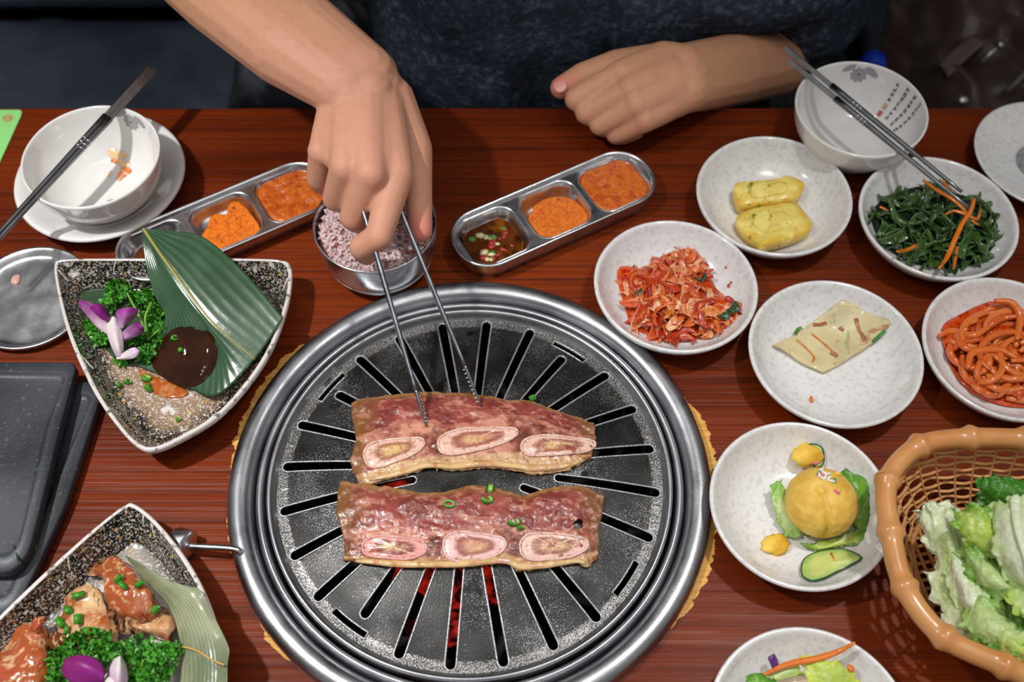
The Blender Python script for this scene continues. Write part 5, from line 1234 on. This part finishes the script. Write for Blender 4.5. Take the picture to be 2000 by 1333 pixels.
def cucumber(pts, h, label, seed):
    O = [onD(DE, x, y, h) for x, y in pts]; t = thing('cucumber_slice', label, 'cucumber', O[0])
    m = MB(); patch(m, O, 8, .0005, base=.0022, under=True, colf=lambda tt, q: mix(lin(206, 216, 130), lin(150, 186, 104), (tt-.5)*2+.5*fz(q, 150, seed))); m.build('flesh', m_cuc, t)
    R_ = crv(O, 64, closed=True); m = MB(); tube(m, R_+np.array([0, 0, -.0006]), .0007, 6, closed=True, col=lin(30, 76, 36)); m.build('skin', m_cuc, t)
cucumber([(1566, 1108), (1574, 1090), (1600, 1078), (1640, 1073), (1664, 1078), (1682, 1090), (1660, 1104), (1634, 1117), (1610, 1129), (1586, 1134), (1569, 1126)], .0042, 'half-moon cucumber slice in front of the potato ball', 1)
cucumber([(1578, 872), (1592, 868), (1606, 876), (1609, 900), (1600, 912), (1586, 905)], .0062, 'upright cucumber slice behind the potato ball', 2)
cucumber([(1570, 1040), (1585, 1024), (1597, 1018), (1596, 1032), (1580, 1046)], .0075, 'dark-skinned cucumber slice poking out below the potato ball', 3)
m = MB(); tube(m, [onD(DE, 1623, 1081, .0062), onD(DE, 1631, 1098, .0062)], .0008, 6); tag(m.build('carrot_shred', m_car), 'single carrot shred lying on the half-moon cucumber slice', 'carrot')

m_let = mat('lettuce_leaf', (1, 1, 1), .36, attr=True, sss=.15, sssr=(.004, .006, .002), coat=.12, coatr=.2, bump=[('noise', 70, .5, .003), ('noise', 240, .45, .0012)])
def lettuce(label, rows, c_in, c_out, seed, ruff=.004, nu=48, nv=64, jag=.003, group=None, rib=None, freq=70, pts=None, thick=.0005, white=0.):
    G = sheet(pts if pts is not None else [WL(r) for r in rows], nu, nv); nr = gnormals(G)
    for i in range(nu):
        for j in range(nv):
            u, v = i/(nu-1), j/(nv-1); e = min(u, 1-u, v, 1-v); k = max(0, 1-e/.28)
            G[i, j] = G[i, j]+nr[i, j]*(ruff*(.30+.55*k)*fz(G[i, j], freq, seed, 2)+ruff*.75*k*k*fz(G[i, j], 210, seed+6, 2)+ruff*.10*fz(G[i, j], 330, seed+8, 2))
            if e < .06: G[i, j] += np.array([fz(G[i, j], 190, seed+3, 3), fz(G[i, j], 190, seed+4, 3), .4*fz(G[i, j], 190, seed+5, 3)])*jag*1.5*(1-e/.06)
    base = G[nu//2, nv//2]; t = thing('lettuce_leaf', label, 'lettuce', (base[0], base[1], G[..., 2].min()), group)
    m = MB()
    def col(u, v, p):
        e = min(u, 1-u, v, 1-v)*3.2
        c = mix(c_out, c_in, e+.5*fz(p, 50, seed+1))
        vein = abs(fz((p[0], p[1]*.5, p[2]), 110, seed+7, 2)); return mix(c, mix(c_in, (1, 1, .8), .3), .5*(vein < .05))
    gridmesh(m, G, thick, colf=col); m.build('blade', m_let, t)
    if rib is not None:
        m = MB(); k = int(rib*(nu-1)); tube(m, [G[k, j]+nr[k, j]*.0006 for j in range(1, nv-3)], [.0034, .0026, .0012], 8, squash=.5, col=lin(222, 234, 196)); m.build('rib', m_let, t)
    return t
LG = lin(110, 168, 50); DG_ = lin(66, 132, 34); PG = lin(190, 216, 140); WG = lin(224, 234, 198); YG = lin(180, 206, 90)
lettuce('bright green lettuce piece sticking out behind the right of the potato ball', [[(1636, 925, .016), (1648, 940, .020), (1660, 985, .016), (1665, 1030, .011)], [(1655, 915, .018), (1672, 940, .022), (1682, 985, .018), (1680, 1040, .012)], [(1668, 930, .014), (1696, 935, .018), (1702, 985, .016), (1690, 1050, .010)]], LG, DG_, 1, .002, 30, 40, .0015)
lettuce('pale lettuce edge peeking out left of the potato ball', [[(1502, 950, .016), (1512, 985, .013), (1522, 1020, .010), (1535, 1052, .008)], [(1514, 945, .018), (1526, 980, .015), (1540, 1020, .011), (1556, 1048, .009)], [(1526, 936, .019), (1540, 975, .014), (1556, 1015, .010), (1570, 1044, .008)]], PG, LG, 2, .0016, 30, 40, .0015)
lettuce('folded green lettuce strip in front of the potato ball', [[(1562, 1066, .008), (1600, 1058, .010), (1650, 1044, .012), (1694, 1022, .012)], [(1575, 1072, .007), (1610, 1070, .010), (1660, 1056, .012), (1700, 1044, .012)], [(1590, 1078, .0065), (1625, 1072, .008), (1670, 1062, .010), (1703, 1055, .010)]], YG, DG_, 3, .0018, 30, 44, .0015)

# salad in the front dish
m = MB(); patch(m, [onD(DF, x, y, .002) for x, y in ((1480, 1330), (1520, 1318), (1580, 1322), (1640, 1320), (1690, 1345), (1690, 1420), (1600, 1470), (1500, 1440), (1470, 1380))], 10, .007, noise=.002, nf=100, base=.001, under=True); tag(m.build('salad_dressing', mat('pink_cream_dressing', lin(240, 214, 190), .25, coat=.5)), 'creamy pinkish dressing in the front salad dish', 'dressing')
FL = lambda *a: [onD(DF, x, y, h) for x, y, h in a]
lettuce('yellow-green lettuce piece in the middle of the front salad', None, YG, lin(200, 214, 70), 5, .003, 36, 44, .002, pts=[FL((1562, 1284, .016), (1572, 1310, .018), (1580, 1340, .016)), FL((1590, 1290, .020), (1610, 1312, .022), (1620, 1345, .018)), FL((1630, 1296, .018), (1650, 1312, .018), (1665, 1345, .014)), FL((1640, 1300, .010), (1672, 1318, .010), (1684, 1350, .008))])
lettuce('green lettuce piece at the left of the front salad', None, LG, DG_, 6, .003, 32, 40, .002, pts=[FL((1458, 1322, .012), (1458, 1345, .012), (1465, 1370, .01)), FL((1480, 1316, .016), (1485, 1340, .018), (1490, 1370, .014)), FL((1512, 1330, .014), (1515, 1350, .016), (1520, 1375, .012))])
lettuce('pale lettuce shred lying across the front salad behind the middle piece', None, PG, YG, 7, .002, 26, 40, .0014, pts=[FL((1500, 1318, .010), (1530, 1302, .013), (1556, 1296, .013)), FL((1510, 1326, .014), (1540, 1312, .016), (1562, 1306, .015)), FL((1520, 1334, .012), (1548, 1322, .014), (1570, 1318, .013))])
for P, lb in (([(1488, 1320, .014), (1540, 1298, .018), (1600, 1286, .020), (1640, 1272, .018), (1670, 1256, .016)], 'long carrot shred crossing the front salad dish'), ([(1640, 1326, .014), (1670, 1336, .012)], 'short carrot shred at the right of the front salad'), ([(1655, 1300, .012), (1668, 1312, .012)], 'tiny carrot shred right of the yellow-green lettuce')):
    m = MB(); tube(m, FL(*P), [.0010, .0021, .0022, .0010], 7, n=24, squash=.6); tag(m.build('carrot_shred', m_car), lb, 'carrot')
m = MB(); tube(m, FL((1506, 1282, .012), (1512, 1294, .013), (1516, 1306, .013)), [.0028, .0030, .0026], 6, n=8, squash=.5); tag(m.build('purple_cabbage_piece', mat('purple_cabbage', lin(92, 44, 112), .3, layers=[('noise', 300, .5, .7, lin(150, 100, 170))], coat=.3)), 'purple cabbage shred at the back left of the front salad', 'cabbage')

# ------------------------------------------------------------------ basket of lettuce
m_bamb = mat('tan_plastic_bamboo', lin(212, 150, 92), .3, layers=[('noise', 30, .4, .7, lin(200, 134, 74))], coat=.35, coatr=.15, sss=.05)
m_weave = mat('tan_plastic_weave', lin(220, 164, 106), .4, layers=[('noise', 60, .4, .7, lin(204, 142, 84))])
hR = .062
rimpx = [(1734, 940), (1795, 872), (1890, 856), (2010, 858), (2130, 862), (2230, 885), (2290, 960), (2310, 1060), (2300, 1180), (2260, 1290), (2180, 1340), (2070, 1345), (1960, 1300), (1842, 1243), (1768, 1150), (1740, 1045)]
RP = np.array(WL(rimpx, hR)); bc = RP.mean(0)
bk = thing('lettuce_basket', 'tan plastic woven basket with bamboo-like rim on the right edge', 'basket', (bc[0], bc[1], T))
Rm = crv(RP, 320, closed=True)
m = MB(); rr = np.full(320, .0066)
for i in range(16):
    for j in range(320):
        d = min(abs(j-i*20), 320-abs(j-i*20)); rr[j] += .0024*math.exp(-(d/2.2)**2)
V = []
tube(m, np.vstack([Rm, Rm[:1]]), list(np.append(rr, rr[0])), 16, cap=False); m.build('bamboo_rim', m_bamb, bk)
def wallp(s, t):                             # s: 0..1 around, t: 0 rim .. 1 foot
    f = (s % 1)*320; i = int(f) % 320; p = Rm[i]+(Rm[(i+1) % 320]-Rm[i])*(f-int(f)); k = 1-.36*t**1.25
    return np.array([bc[0]+(p[0]-bc[0])*k, bc[1]+(p[1]-bc[1])*k, T+.004+(hR-.008)*(1-t)])
for k in range(10):
    t = .07+k/10*.92; P = []
    for i in range(256):
        s = i/256; off = .0011*math.cos(40*PI*s+PI*k); q = wallp(s, t); d = q[:2]-bc[:2]; d /= np.linalg.norm(d); P.append((q[0]+d[0]*off, q[1]+d[1]*off, q[2]))
    m = MB(); tube(m, P, .00125, 6, closed=True); m.build('woven_strand', m_weave, bk)
for i in range(40):
    P = [wallp((i+.5)/40, t) for t in np.linspace(0, 1, 8)]; m = MB(); tube(m, P, .0015, 6, n=16, squash=.6); m.build('upright_rib', m_weave, bk)
m = MB(); O = [wallp(i/96, 1) for i in range(96)]; tube(m, O, .0025, 8, closed=True); m.build('foot_ring', m_bamb, bk)
for q in range(2):
    n_ = 18
    for i in range(n_):
        ends = []
        c_ = -1+2*(i+.5)/n_; ang = .2+q*PI/2; d = np.array([math.cos(ang), math.sin(ang)]); nn = np.array([-d[1], d[0]])
        lo = max(np.dot(np.array(p[:2])-bc[:2], nn) for p in O); pts_ = sorted([np.dot(np.array(p[:2])-bc[:2], d) for p in O if abs(np.dot(np.array(p[:2])-bc[:2], nn)-c_*lo) < .006])
        if len(pts_) < 2: continue
        a = bc[:2]+nn*c_*lo+d*pts_[0]; b_ = bc[:2]+nn*c_*lo+d*pts_[-1]
        m = MB(); tube(m, [(a[0], a[1], T+.0035+q*.0018), (b_[0], b_[1], T+.0035+q*.0018)], .0013, 6); m.build('base_strand', m_weave, bk)

def LL(label, rows, ci, co, seed, **k): lettuce(label, rows, ci, co, seed, group='lettuce leaves in the basket', **k)
LL('outermost pale lettuce leaf leaning on the left wall of the basket', [[(1786, 1002, .052), (1806, 1050, .046), (1826, 1090, .040), (1812, 1150, .036), (1850, 1210, .040), (1900, 1262, .046)], [(1812, 985, .060), (1830, 1040, .055), (1848, 1095, .048), (1845, 1150, .044), (1876, 1205, .048), (1920, 1265, .052)], [(1850, 980, .058), (1858, 1040, .058), (1872, 1100, .052), (1880, 1150, .048), (1905, 1205, .052), (1940, 1270, .054)], [(1872, 1010, .045), (1890, 1060, .045), (1905, 1120, .042), (1920, 1170, .042), (1940, 1215, .044), (1970, 1280, .044)]], PG, WG, 11, ruff=.006)
LL('deep green lettuce tip standing at the back of the basket', [[(1910, 934, .060), (1912, 962, .056), (1916, 990, .050)], [(1940, 928, .068), (1944, 958, .066), (1946, 990, .058)], [(1972, 930, .070), (1978, 960, .068), (1980, 992, .058)], [(2010, 945, .066), (2020, 965, .062), (2020, 1000, .052)]], DG_, lin(50, 120, 30), 12, ruff=.005, nu=44, nv=50)
LL('yellow-green frilly lettuce leaf in the middle of the basket', [[(1860, 1002, .066), (1866, 1030, .068), (1886, 1060, .066), (1900, 1080, .060)], [(1886, 988, .074), (1896, 1025, .076), (1912, 1060, .072), (1925, 1090, .066)], [(1930, 990, .076), (1934, 1025, .077), (1944, 1062, .073), (1955, 1095, .066)], [(1956, 1000, .066), (1960, 1040, .066), (1968, 1070, .062), (1975, 1100, .058)]], YG, LG, 13, ruff=.006)
LL('broad whitish lettuce leaf with thick rib on the right of the basket', [[(1928, 990, .070), (1932, 1030, .076), (1944, 1080, .078), (1962, 1122, .074), (2000, 1160, .070)], [(1958, 978, .080), (1966, 1030, .087), (1980, 1085, .088), (1996, 1130, .084), (2030, 1165, .078)], [(2000, 968, .084), (2006, 1030, .092), (2020, 1085, .092), (2030, 1130, .088), (2060, 1165, .082)], [(2060, 970, .078), (2070, 1030, .086), (2075, 1085, .086), (2080, 1130, .082), (2100, 1170, .074)]], WG, PG, 14, ruff=.004, rib=.55)
LL('long folded lettuce leaf below the middle of the basket', [[(1864, 1070, .054), (1880, 1110, .058), (1905, 1150, .060), (1950, 1180, .060)], [(1884, 1062, .064), (1905, 1105, .069), (1935, 1142, .071), (1985, 1170, .069)], [(1920, 1075, .066), (1940, 1112, .072), (1970, 1145, .074), (2020, 1165, .070)], [(1945, 1095, .056), (1965, 1125, .060), (1995, 1155, .060), (2040, 1180, .056)]], PG, LG, 15, ruff=.006)
LL('frilly lettuce leaf at the front left of the basket, low in the pile', [[(1875, 1160, .048), (1880, 1210, .052), (1905, 1250, .056), (1945, 1285, .056)], [(1900, 1150, .058), (1912, 1200, .064), (1938, 1240, .067), (1980, 1275, .066)], [(1938, 1160, .060), (1952, 1200, .067), (1975, 1235, .069), (2015, 1265, .066)], [(1968, 1175, .050), (1985, 1210, .056), (2005, 1240, .056), (2040, 1265, .054)]], PG, LG, 16, ruff=.007)
LL('bright green frilly lettuce leaf along the front rim of the basket', [[(1902, 1215, .050), (1925, 1255, .056), (1960, 1285, .060), (2010, 1300, .060)], [(1935, 1205, .060), (1955, 1242, .067), (1990, 1268, .070), (2030, 1285, .068)], [(1970, 1200, .060), (1990, 1232, .066), (2020, 1255, .068), (2060, 1270, .066)]], LG, DG_, 17, ruff=.006)
LL('lettuce leaf at the right edge of the frame below the whitish leaf', [[(1960, 1140, .066), (1975, 1175, .072), (1995, 1215, .074), (2030, 1250, .070)], [(1995, 1132, .074), (2012, 1172, .080), (2035, 1210, .082), (2065, 1240, .076)], [(2040, 1135, .074), (2055, 1172, .080), (2075, 1205, .080), (2100, 1230, .074)]], PG, YG, 18, ruff=.007)
LL('pale frilly lettuce leaf tucked between the outermost leaf and the long folded one', [[(1838, 1080, .044), (1850, 1130, .046), (1868, 1180, .048), (1900, 1225, .050)], [(1856, 1072, .054), (1872, 1125, .058), (1894, 1172, .060), (1930, 1212, .060)], [(1882, 1082, .054), (1900, 1128, .058), (1922, 1166, .060), (1958, 1200, .058)]], WG, PG, 20, ruff=.006)
LL('small curled lettuce frill near the front corner of the basket', [[(1930, 1250, .058), (1955, 1278, .062), (1990, 1296, .064), (2030, 1310, .062)], [(1950, 1236, .066), (1978, 1262, .071), (2010, 1280, .072), (2045, 1290, .070)], [(1985, 1232, .066), (2005, 1250, .070), (2035, 1266, .070), (2060, 1275, .068)]], YG, PG, 21, ruff=.006)
LL('hidden lettuce leaf filling the middle of the basket under the others', [[(1880, 1040, .030), (1900, 1120, .032), (1930, 1200, .032), (1980, 1260, .032)], [(1960, 1000, .044), (1980, 1100, .048), (2000, 1190, .048), (2040, 1260, .044)], [(2060, 1000, .046), (2080, 1100, .050), (2090, 1190, .050), (2110, 1250, .046)], [(2160, 1010, .040), (2180, 1100, .044), (2180, 1190, .044), (2170, 1260, .040)]], LG, LG, 19, ruff=.006)

# ------------------------------------------------------------------ the person across the table
m_skin = mat('skin', (1, 1, 1), .58, attr=True, sss=.18, sssr=(.010, .0035, .0015), layers=[('noise', 120, .5, .75, lin(196, 130, 106), (1, 1, 1), 3, .35)], bump=[('noise', 240, .14, .0008), ('noise', 900, .12, .0004)])
PB = np.array([.055, .9, .45])
person = thing('person', 'person in a dark navy sweater holding tongs, the other fist resting on the table', 'person', PB)
B = MB()
def J(px, py, h): return W(px, py, h)
# arm over the grill (the person's right)
RE = np.array([-.295, .765, T+.125]); RS = np.array([-.135, .90, 1.13])
RWa, RWb = J(668, 172, .128), J(718, 150, .128)
m1a, m1b = J(560, 95, .132), J(600, 62, .132); carp_r0, carp_r3 = J(738, 178, .126), J(670, 200, .124)
limb(B, [RE, (RE+m1a)/2+np.array([0, -.004, 0]), m1a, RWa], [.037, .034, .030, .0225]); limb(B, [RE, (RE+m1b)/2, m1b, RWb], [.037, .034, .029, .0235])
for w_ in (.25, .5, .75): limb(B, [RE, m1a*w_+m1b*(1-w_), RWa*w_+RWb*(1-w_), (carp_r0*(1-w_)+carp_r3*w_)], [.037, .0305, .0245, .0205])
limb(B, [RE, (RE+RS)/2, RS], [.040, .044, .050])
def hand(B, carp, mcp, fingers, rc, rm):
    for c_, k_, r0, r1 in zip(carp, mcp, rc, rm): limb(B, [c_, c_*.4+k_*.6, k_], [r0, (r0+r1)/2*.97, r1])
    for i in range(len(carp)-1):             # web between the metacarpals
        for w_ in (.3, .5, .7):
            limb(B, [carp[i]*(1-w_)+carp[i+1]*w_, (mcp[i]*(1-w_)+mcp[i+1]*w_)*.82+(carp[i]*(1-w_)+carp[i+1]*w_)*.18, (mcp[i]*(1-w_)+mcp[i+1]*w_)*.97+(carp[i]*(1-w_)+carp[i+1]*w_)*.03], [(rc[i]+rc[i+1])/2*1.02, (rm[i]+rm[i+1])/2*1.0, (rm[i]+rm[i+1])/2*.80])
    for k_, (pts, rad) in zip(mcp, fingers): limb(B, [k_]+pts, rad)
down = np.array([0, 0, -.001])
carp = [J(740, 178, .120), J(716, 180, .125), J(692, 188, .124), J(668, 200, .118)]
mcp = [J(776, 340, .112), J(724, 340, .121), J(676, 326, .119), J(630, 298, .108)]
fing = [([J(740, 462, .092), J(706, 484, .080), J(716, 497, .068)], [.0122, .0102, .0092, .0084]),
        ([J(690, 424, .086), J(700, 432, .066), J(722, 418, .058)], [.0122, .0103, .0096, .0086]),
        ([J(655, 388, .086), J(668, 394, .066), J(692, 382, .058)], [.0118, .0098, .0092, .0084]),
        ([J(622, 350, .082), J(634, 362, .064), J(656, 352, .056)], [.0108, .0090, .0084, .0076])]
hand(B, carp, mcp, fing, [.0180, .0185, .0182, .0172], [.0124, .0126, .0120, .0110])
for a_, b_, c_ in ((RWb, carp[0], .021), (RWa, carp[3], .0205), ((RWa+RWb)/2, (carp[1]+carp[2])/2, .022)): limb(B, [a_, b_], [c_+.002, c_-.001])
for k_ in mcp: ball(B, k_+np.array([0, 0, .0010]), .0112)
limb(B, [J(762, 196, .112), J(806, 290, .096), J(817, 372, .086), J(823, 452, .072)], [.0190, .0150, .0106, .0084]); limb(B, [J(748, 210, .112), J(790, 320, .096)], [.019, .014])
# resting fist (the person's left)
LE = np.array([.262, .800, T-.055]); LS = np.array([.245, .90, 1.13])
LWa, LWb = J(1330, 136, .047), J(1340, 174, .041)
lm = (LE+LWa)/2
limb(B, [LE, LE*.5+LWa*.5+np.array([0, 0, .004]), LWa], [.030, .0275, .0215]); limb(B, [LE, LE*.5+LWb*.5, LWb], [.030, .0275, .0205]); limb(B, [LE, LE*.5+LWb*.25+LWa*.25, LWa*.5+LWb*.5], [.030, .028, .023]); SE = LE+np.array([.010, .030, .095]); limb(B, [LE, LE+np.array([.016, .048, .050]), SE+np.array([.004, .040, .01]), LS], [.028, .026, .030, .045])
carp2 = [J(1296, 126, .049), J(1304, 148, .050), J(1312, 170, .046), J(1318, 190, .039)]
mcp2 = [J(1213, 144, .058), J(1232, 174, .058), J(1244, 206, .051), J(1258, 234, .041)]
fing2 = [([J(1126, 194, .040), J(1142, 206, .018), J(1176, 190, .017)], [.0116, .0104, .0096, .0086]),
         ([J(1146, 221, .034), J(1160, 230, .0125), J(1196, 216, .0130)], [.0114, .0101, .0094, .0086]),
         ([J(1172, 244, .028), J(1186, 250, .0115), J(1216, 240, .0120)], [.0110, .0096, .0090, .0084]),
         ([J(1204, 262, .0215), J(1216, 264, .0105), J(1242, 256, .0115)], [.0104, .0092, .0086, .0078])]
hand(B, carp2, mcp2, fing2, [.0195, .0195, .0185, .0175], [.0124, .0126, .0120, .0112])
for a_, b_, c_ in ((LWa, carp2[0], .021), (LWb, carp2[3], .019), ((LWa+LWb)/2, (carp2[1]+carp2[2])/2, .021)): limb(B, [a_, b_], [c_+.001, c_-.001])
for k_ in mcp2: ball(B, k_+np.array([0, 0, .0016]), .0110)
ball(B, J(1341, 180, .044), .0125)
limb(B, [J(1290, 126, .036), J(1206, 130, .040), J(1138, 150, .036), J(1096, 172, .031)], [.0190, .0148, .0122, .0098])
limb(B, [RS, [.0, .93, 1.15], [.055, .94, 1.17], [.11, .93, 1.15], LS], [.05, .06, .062, .06, .05])
knu = np.array(mcp+mcp2+[fing[0][0][0], J(823, 455, .074), J(1096, 172, .031), J(1120, 160, .034)])
def skincol(co):
    d = np.min(np.linalg.norm(co[:, None, :]-knu[None], axis=2), axis=1); t = np.clip(1-d/.014, 0, 1)[:, None]
    d2 = np.min(np.linalg.norm(co[:, None, :]-knu[None, -4:], axis=2), axis=1) if False else d
    arm = np.clip((co[:, 1]-.58)/.12, 0, 1)[:, None]
    c = np.array(lin(206, 150, 124))*(1-arm)+np.array(lin(212, 156, 120))*arm
    tips = np.array([J(823, 462, .072), J(1092, 174, .031)]); dt = np.min(np.linalg.norm(co[:, None, :]-tips[None], axis=2), axis=1); tt = np.clip(1-dt/.026, 0, 1)[:, None]
    c = c*(1-t*.55)+np.array(lin(220, 140, 122))*t*.55
    return c*(1-tt*.7)+np.array(lin(218, 116, 112))*tt*.7
body = fuse('body', B, .00145, m_skin, person, smooth=7, colf=skincol)
# nails
m_nail = mat('fingernail', lin(226, 160, 150), .2, coat=.4)
def nail(c, d, up, l, wd):
    d = d/np.linalg.norm(d); x = np.cross(d, up); x /= np.linalg.norm(x); n = np.cross(x, d); O = []
    for i in range(16):
        t = 2*PI*i/16; O.append(c+d*l*math.cos(t)+x*wd*math.copysign(abs(math.sin(t))**.7, math.sin(t))-n*.0014*abs(math.sin(t)))
    m = MB(); patch(m, O, 3, .0004, n=16, closed_curve=False); return m.build('fingernail', m_nail, body)
nail(J(1094, 168, .0412), J(1092, 176, .036)-J(1120, 160, .040), np.array([0, -.3, 1.]), .0052, .0050)

# sweater, trousers
m_knit = mat('dark_navy_fuzzy_knit', lin(56, 65, 80), .9, spec=.12, layers=[('noise', 150, .50, .70, lin(104, 118, 138), (1, 1, 1), 4, .8), ('noise', 22, .42, .6, lin(34, 40, 50), (1, 1, 1), 3, .7)], bump=[('noise', 160, .6, .004), ('noise', 600, .6, .002)])
S_ = MB()
for x in (-.005, .055, .112):
    limb(S_, [(x, .90, .50), (x, .875, .66), (x, .875, .82), (x*.9+.005, .91, 1.02), (x*.8+.01, .93, 1.12)], [.135, .140, .135, .125, .085])
limb(S_, [RS, RS*.5+RE*.5, RS*.15+RE*.85], [.076, .066, .060])
limb(S_, [LS, LS*.5+SE*.5+np.array([.01, 0, 0]), SE], [.078, .068, .058]); limb(S_, [SE, W(1400, 12, .045)+np.array([0, .015, 0])], [.056, .040]); limb(S_, [SE+np.array([.004, .012, 0]), LE+np.array([.034, .036, .030])], [.058, .050])
limb(S_, [(.17, .88, .95), SE+np.array([-.03, .03, .03])], [.10, .07])
def knitdisp(co, no):
    d = np.array([.010*fz(p*np.array([1, 1, .7]), 9, 3)+.0022*fz(p, 90, 5, 2) for p in co]); return co+no*d[:, None]
fuse('sweater', S_, .008, m_knit, person, smooth=4, disp=knitdisp)
S_ = MB()
for x in (-.04, .15): limb(S_, [(x, .92, .52), (x*1.3, .62, .54), (x*1.3, .45, .52), (x*1.3, .47, .12)], [.09, .085, .065, .05]); 
limb(S_, [(-.03, .93, .52), (.14, .93, .52)], [.095, .095])
fuse('trousers', S_, .010, mat('dark_trousers', lin(24, 25, 30), .8), person, smooth=4)
for x in (-.052, .195):
    m = MB(); tube(m, [(x, .52, .045), (x, .46, .05), (x, .40, .04), (x, .31, .032), (x, .29, .026)], [.030, .043, .042, .038, .015], 14, n=18, squash=.8, up=(0, 0, 1)); m.build('shoe', m_black, person)

# ------------------------------------------------------------------ clothes and bags left on the bench
def coat(name, label, cat, mt_, x0, x1, y0, y1, z0, hgt, seed, amp, dirv=(1, .3), nx=110, ny=80, f=9):
    G = np.zeros((ny, nx, 3))
    for i in range(ny):
        for j in range(nx):
            u, v = j/(nx-1), i/(ny-1); x, y = x0+(x1-x0)*u, y0+(y1-y0)*v
            e = min(1, 4*min(u, 1-u))*min(1, 4*min(v, 1-v)); q = (x*dirv[0]+y*dirv[1])
            r = abs(fz((q*1.2, (y-x)*.5, seed*.37), f, seed)); 
            G[i, j] = (x+.02*fz((x, y, 1), 7, seed), y+.02*fz((x, y, 2), 7, seed+2), z0+hgt*math.sqrt(max(0, e))+amp*r*(e > 0)*min(1, 3*e))
    o = thing(name, label, cat, ((x0+x1)/2, (y0+y1)/2, z0)); m = MB(); gridmesh(m, G, .006); m.build('folded_cloth', mt_, o); return o, G
m_brown = mat('dark_brown_leather', lin(84, 66, 62), .34, layers=[('noise', 12, .4, .7, lin(58, 45, 42))], bump=[('noise', 60, .3, .003), ('noise', 500, .2, .0006)])
bj, GJ = coat('leather_jacket', 'crumpled dark brown leather jacket on the bench in the far right corner', 'jacket', m_brown, .43, 1.02, .80, 1.19, .446, .12, 5, .075, (1, .5), f=8)
m_strap = mat('brown_leather_strap', lin(120, 98, 92), .4, bump=[('noise', 400, .2, .0006)])
def onj(px, py, e=.0):
    best = None; F_ = GJ.reshape(-1, 3)
    for h in np.linspace(-.32, 0, 90):
        p = W(px, py, h); d = ((F_[:, :2]-p[:2])**2).sum(1); k = d.argmin(); dz = abs(F_[k, 2]-p[2])+d[k]*10
        if best is None or dz < best[0]: best = (dz, p)
    p = best[1]; return p+np.array([0, -.3*e, e])
G = sheet([[onj(1822, 140, .018), onj(1850, 112, .02), onj(1885, 86, .018)], [onj(1838, 165, .02), onj(1872, 132, .024), onj(1908, 100, .02)]], 8, 12)
m = MB(); gridmesh(m, G, .004); m.build('pocket_flap', m_strap, bj)
m = MB(); tube(m, [onj(1902, 140, .02), onj(1915, 128, .026), onj(1928, 118, .03)], .0018, 8, n=10); tube(m, [onj(1926, 119, .03), onj(1934, 113, .031)], .0042, 10); m.build('zipper_pull', m_steel, bj)
m = MB(); tube(m, [onj(1955, 190, .012), onj(1975, 172, .014), onj(1998, 145, .012), onj(2030, 100, .012)], .0028, 8, n=20); m.build('piping', mat('pale_piping', lin(120, 112, 108), .4), bj)
m = MB(); lathe(m, [(0, .003), (.004, .0026), (.006, 0)], onj(1872, 203, .012), 20); m.build('snap_button', m_steel, bj)
m_blk = mat('black_padded_cloth', lin(26, 27, 30), .5, layers=[('noise', 14, .4, .7, lin(16, 16, 18))], bump=[('noise', 80, .4, .003)])
coat('padded_coat', 'black padded coat heaped on the bench between the person and the brown jacket', 'coat', m_blk, .26, .425, .86, 1.19, .446, .10, 8, .05, (1, -.4), 60, 60, 11)
coat('grey_coat', 'dark grey coat lying on the bench behind the outstretched arm', 'coat', mat('charcoal_coat_cloth', lin(38, 40, 46), .55, layers=[('noise', 18, .5, .66, lin(92, 96, 104))], bump=[('noise', 60, .4, .003)]), -.36, -.13, .98, 1.19, .446, .09, 12, .06, (1, .8), 70, 50, 12)
# small bottle with a blue cap lying among the coats
bp_ = W(1705, 128, -.19); bt = thing('bottle', 'small bottle with a bright blue cap among the coats behind the right bowl', 'bottle', bp_)
dv = np.array([.15, 1.0, -.10]); dv /= np.linalg.norm(dv)
m = MB(); tube(m, [bp_-dv*.011, bp_-dv*.010, bp_+dv*.008, bp_+dv*.009], [.013, .0150, .0150, .014], 24); m.build('blue_cap', mat('blue_plastic', lin(24, 60, 200), .35), bt)
m = MB(); tube(m, [bp_+dv*.009, bp_+dv*.03, bp_+dv*.05, bp_+dv*.14], [.012, .014, .026, .028], 24, n=20); m.build('bottle_body', mat('dark_bottle_plastic', lin(30, 34, 44), .15, coat=.5), bt)
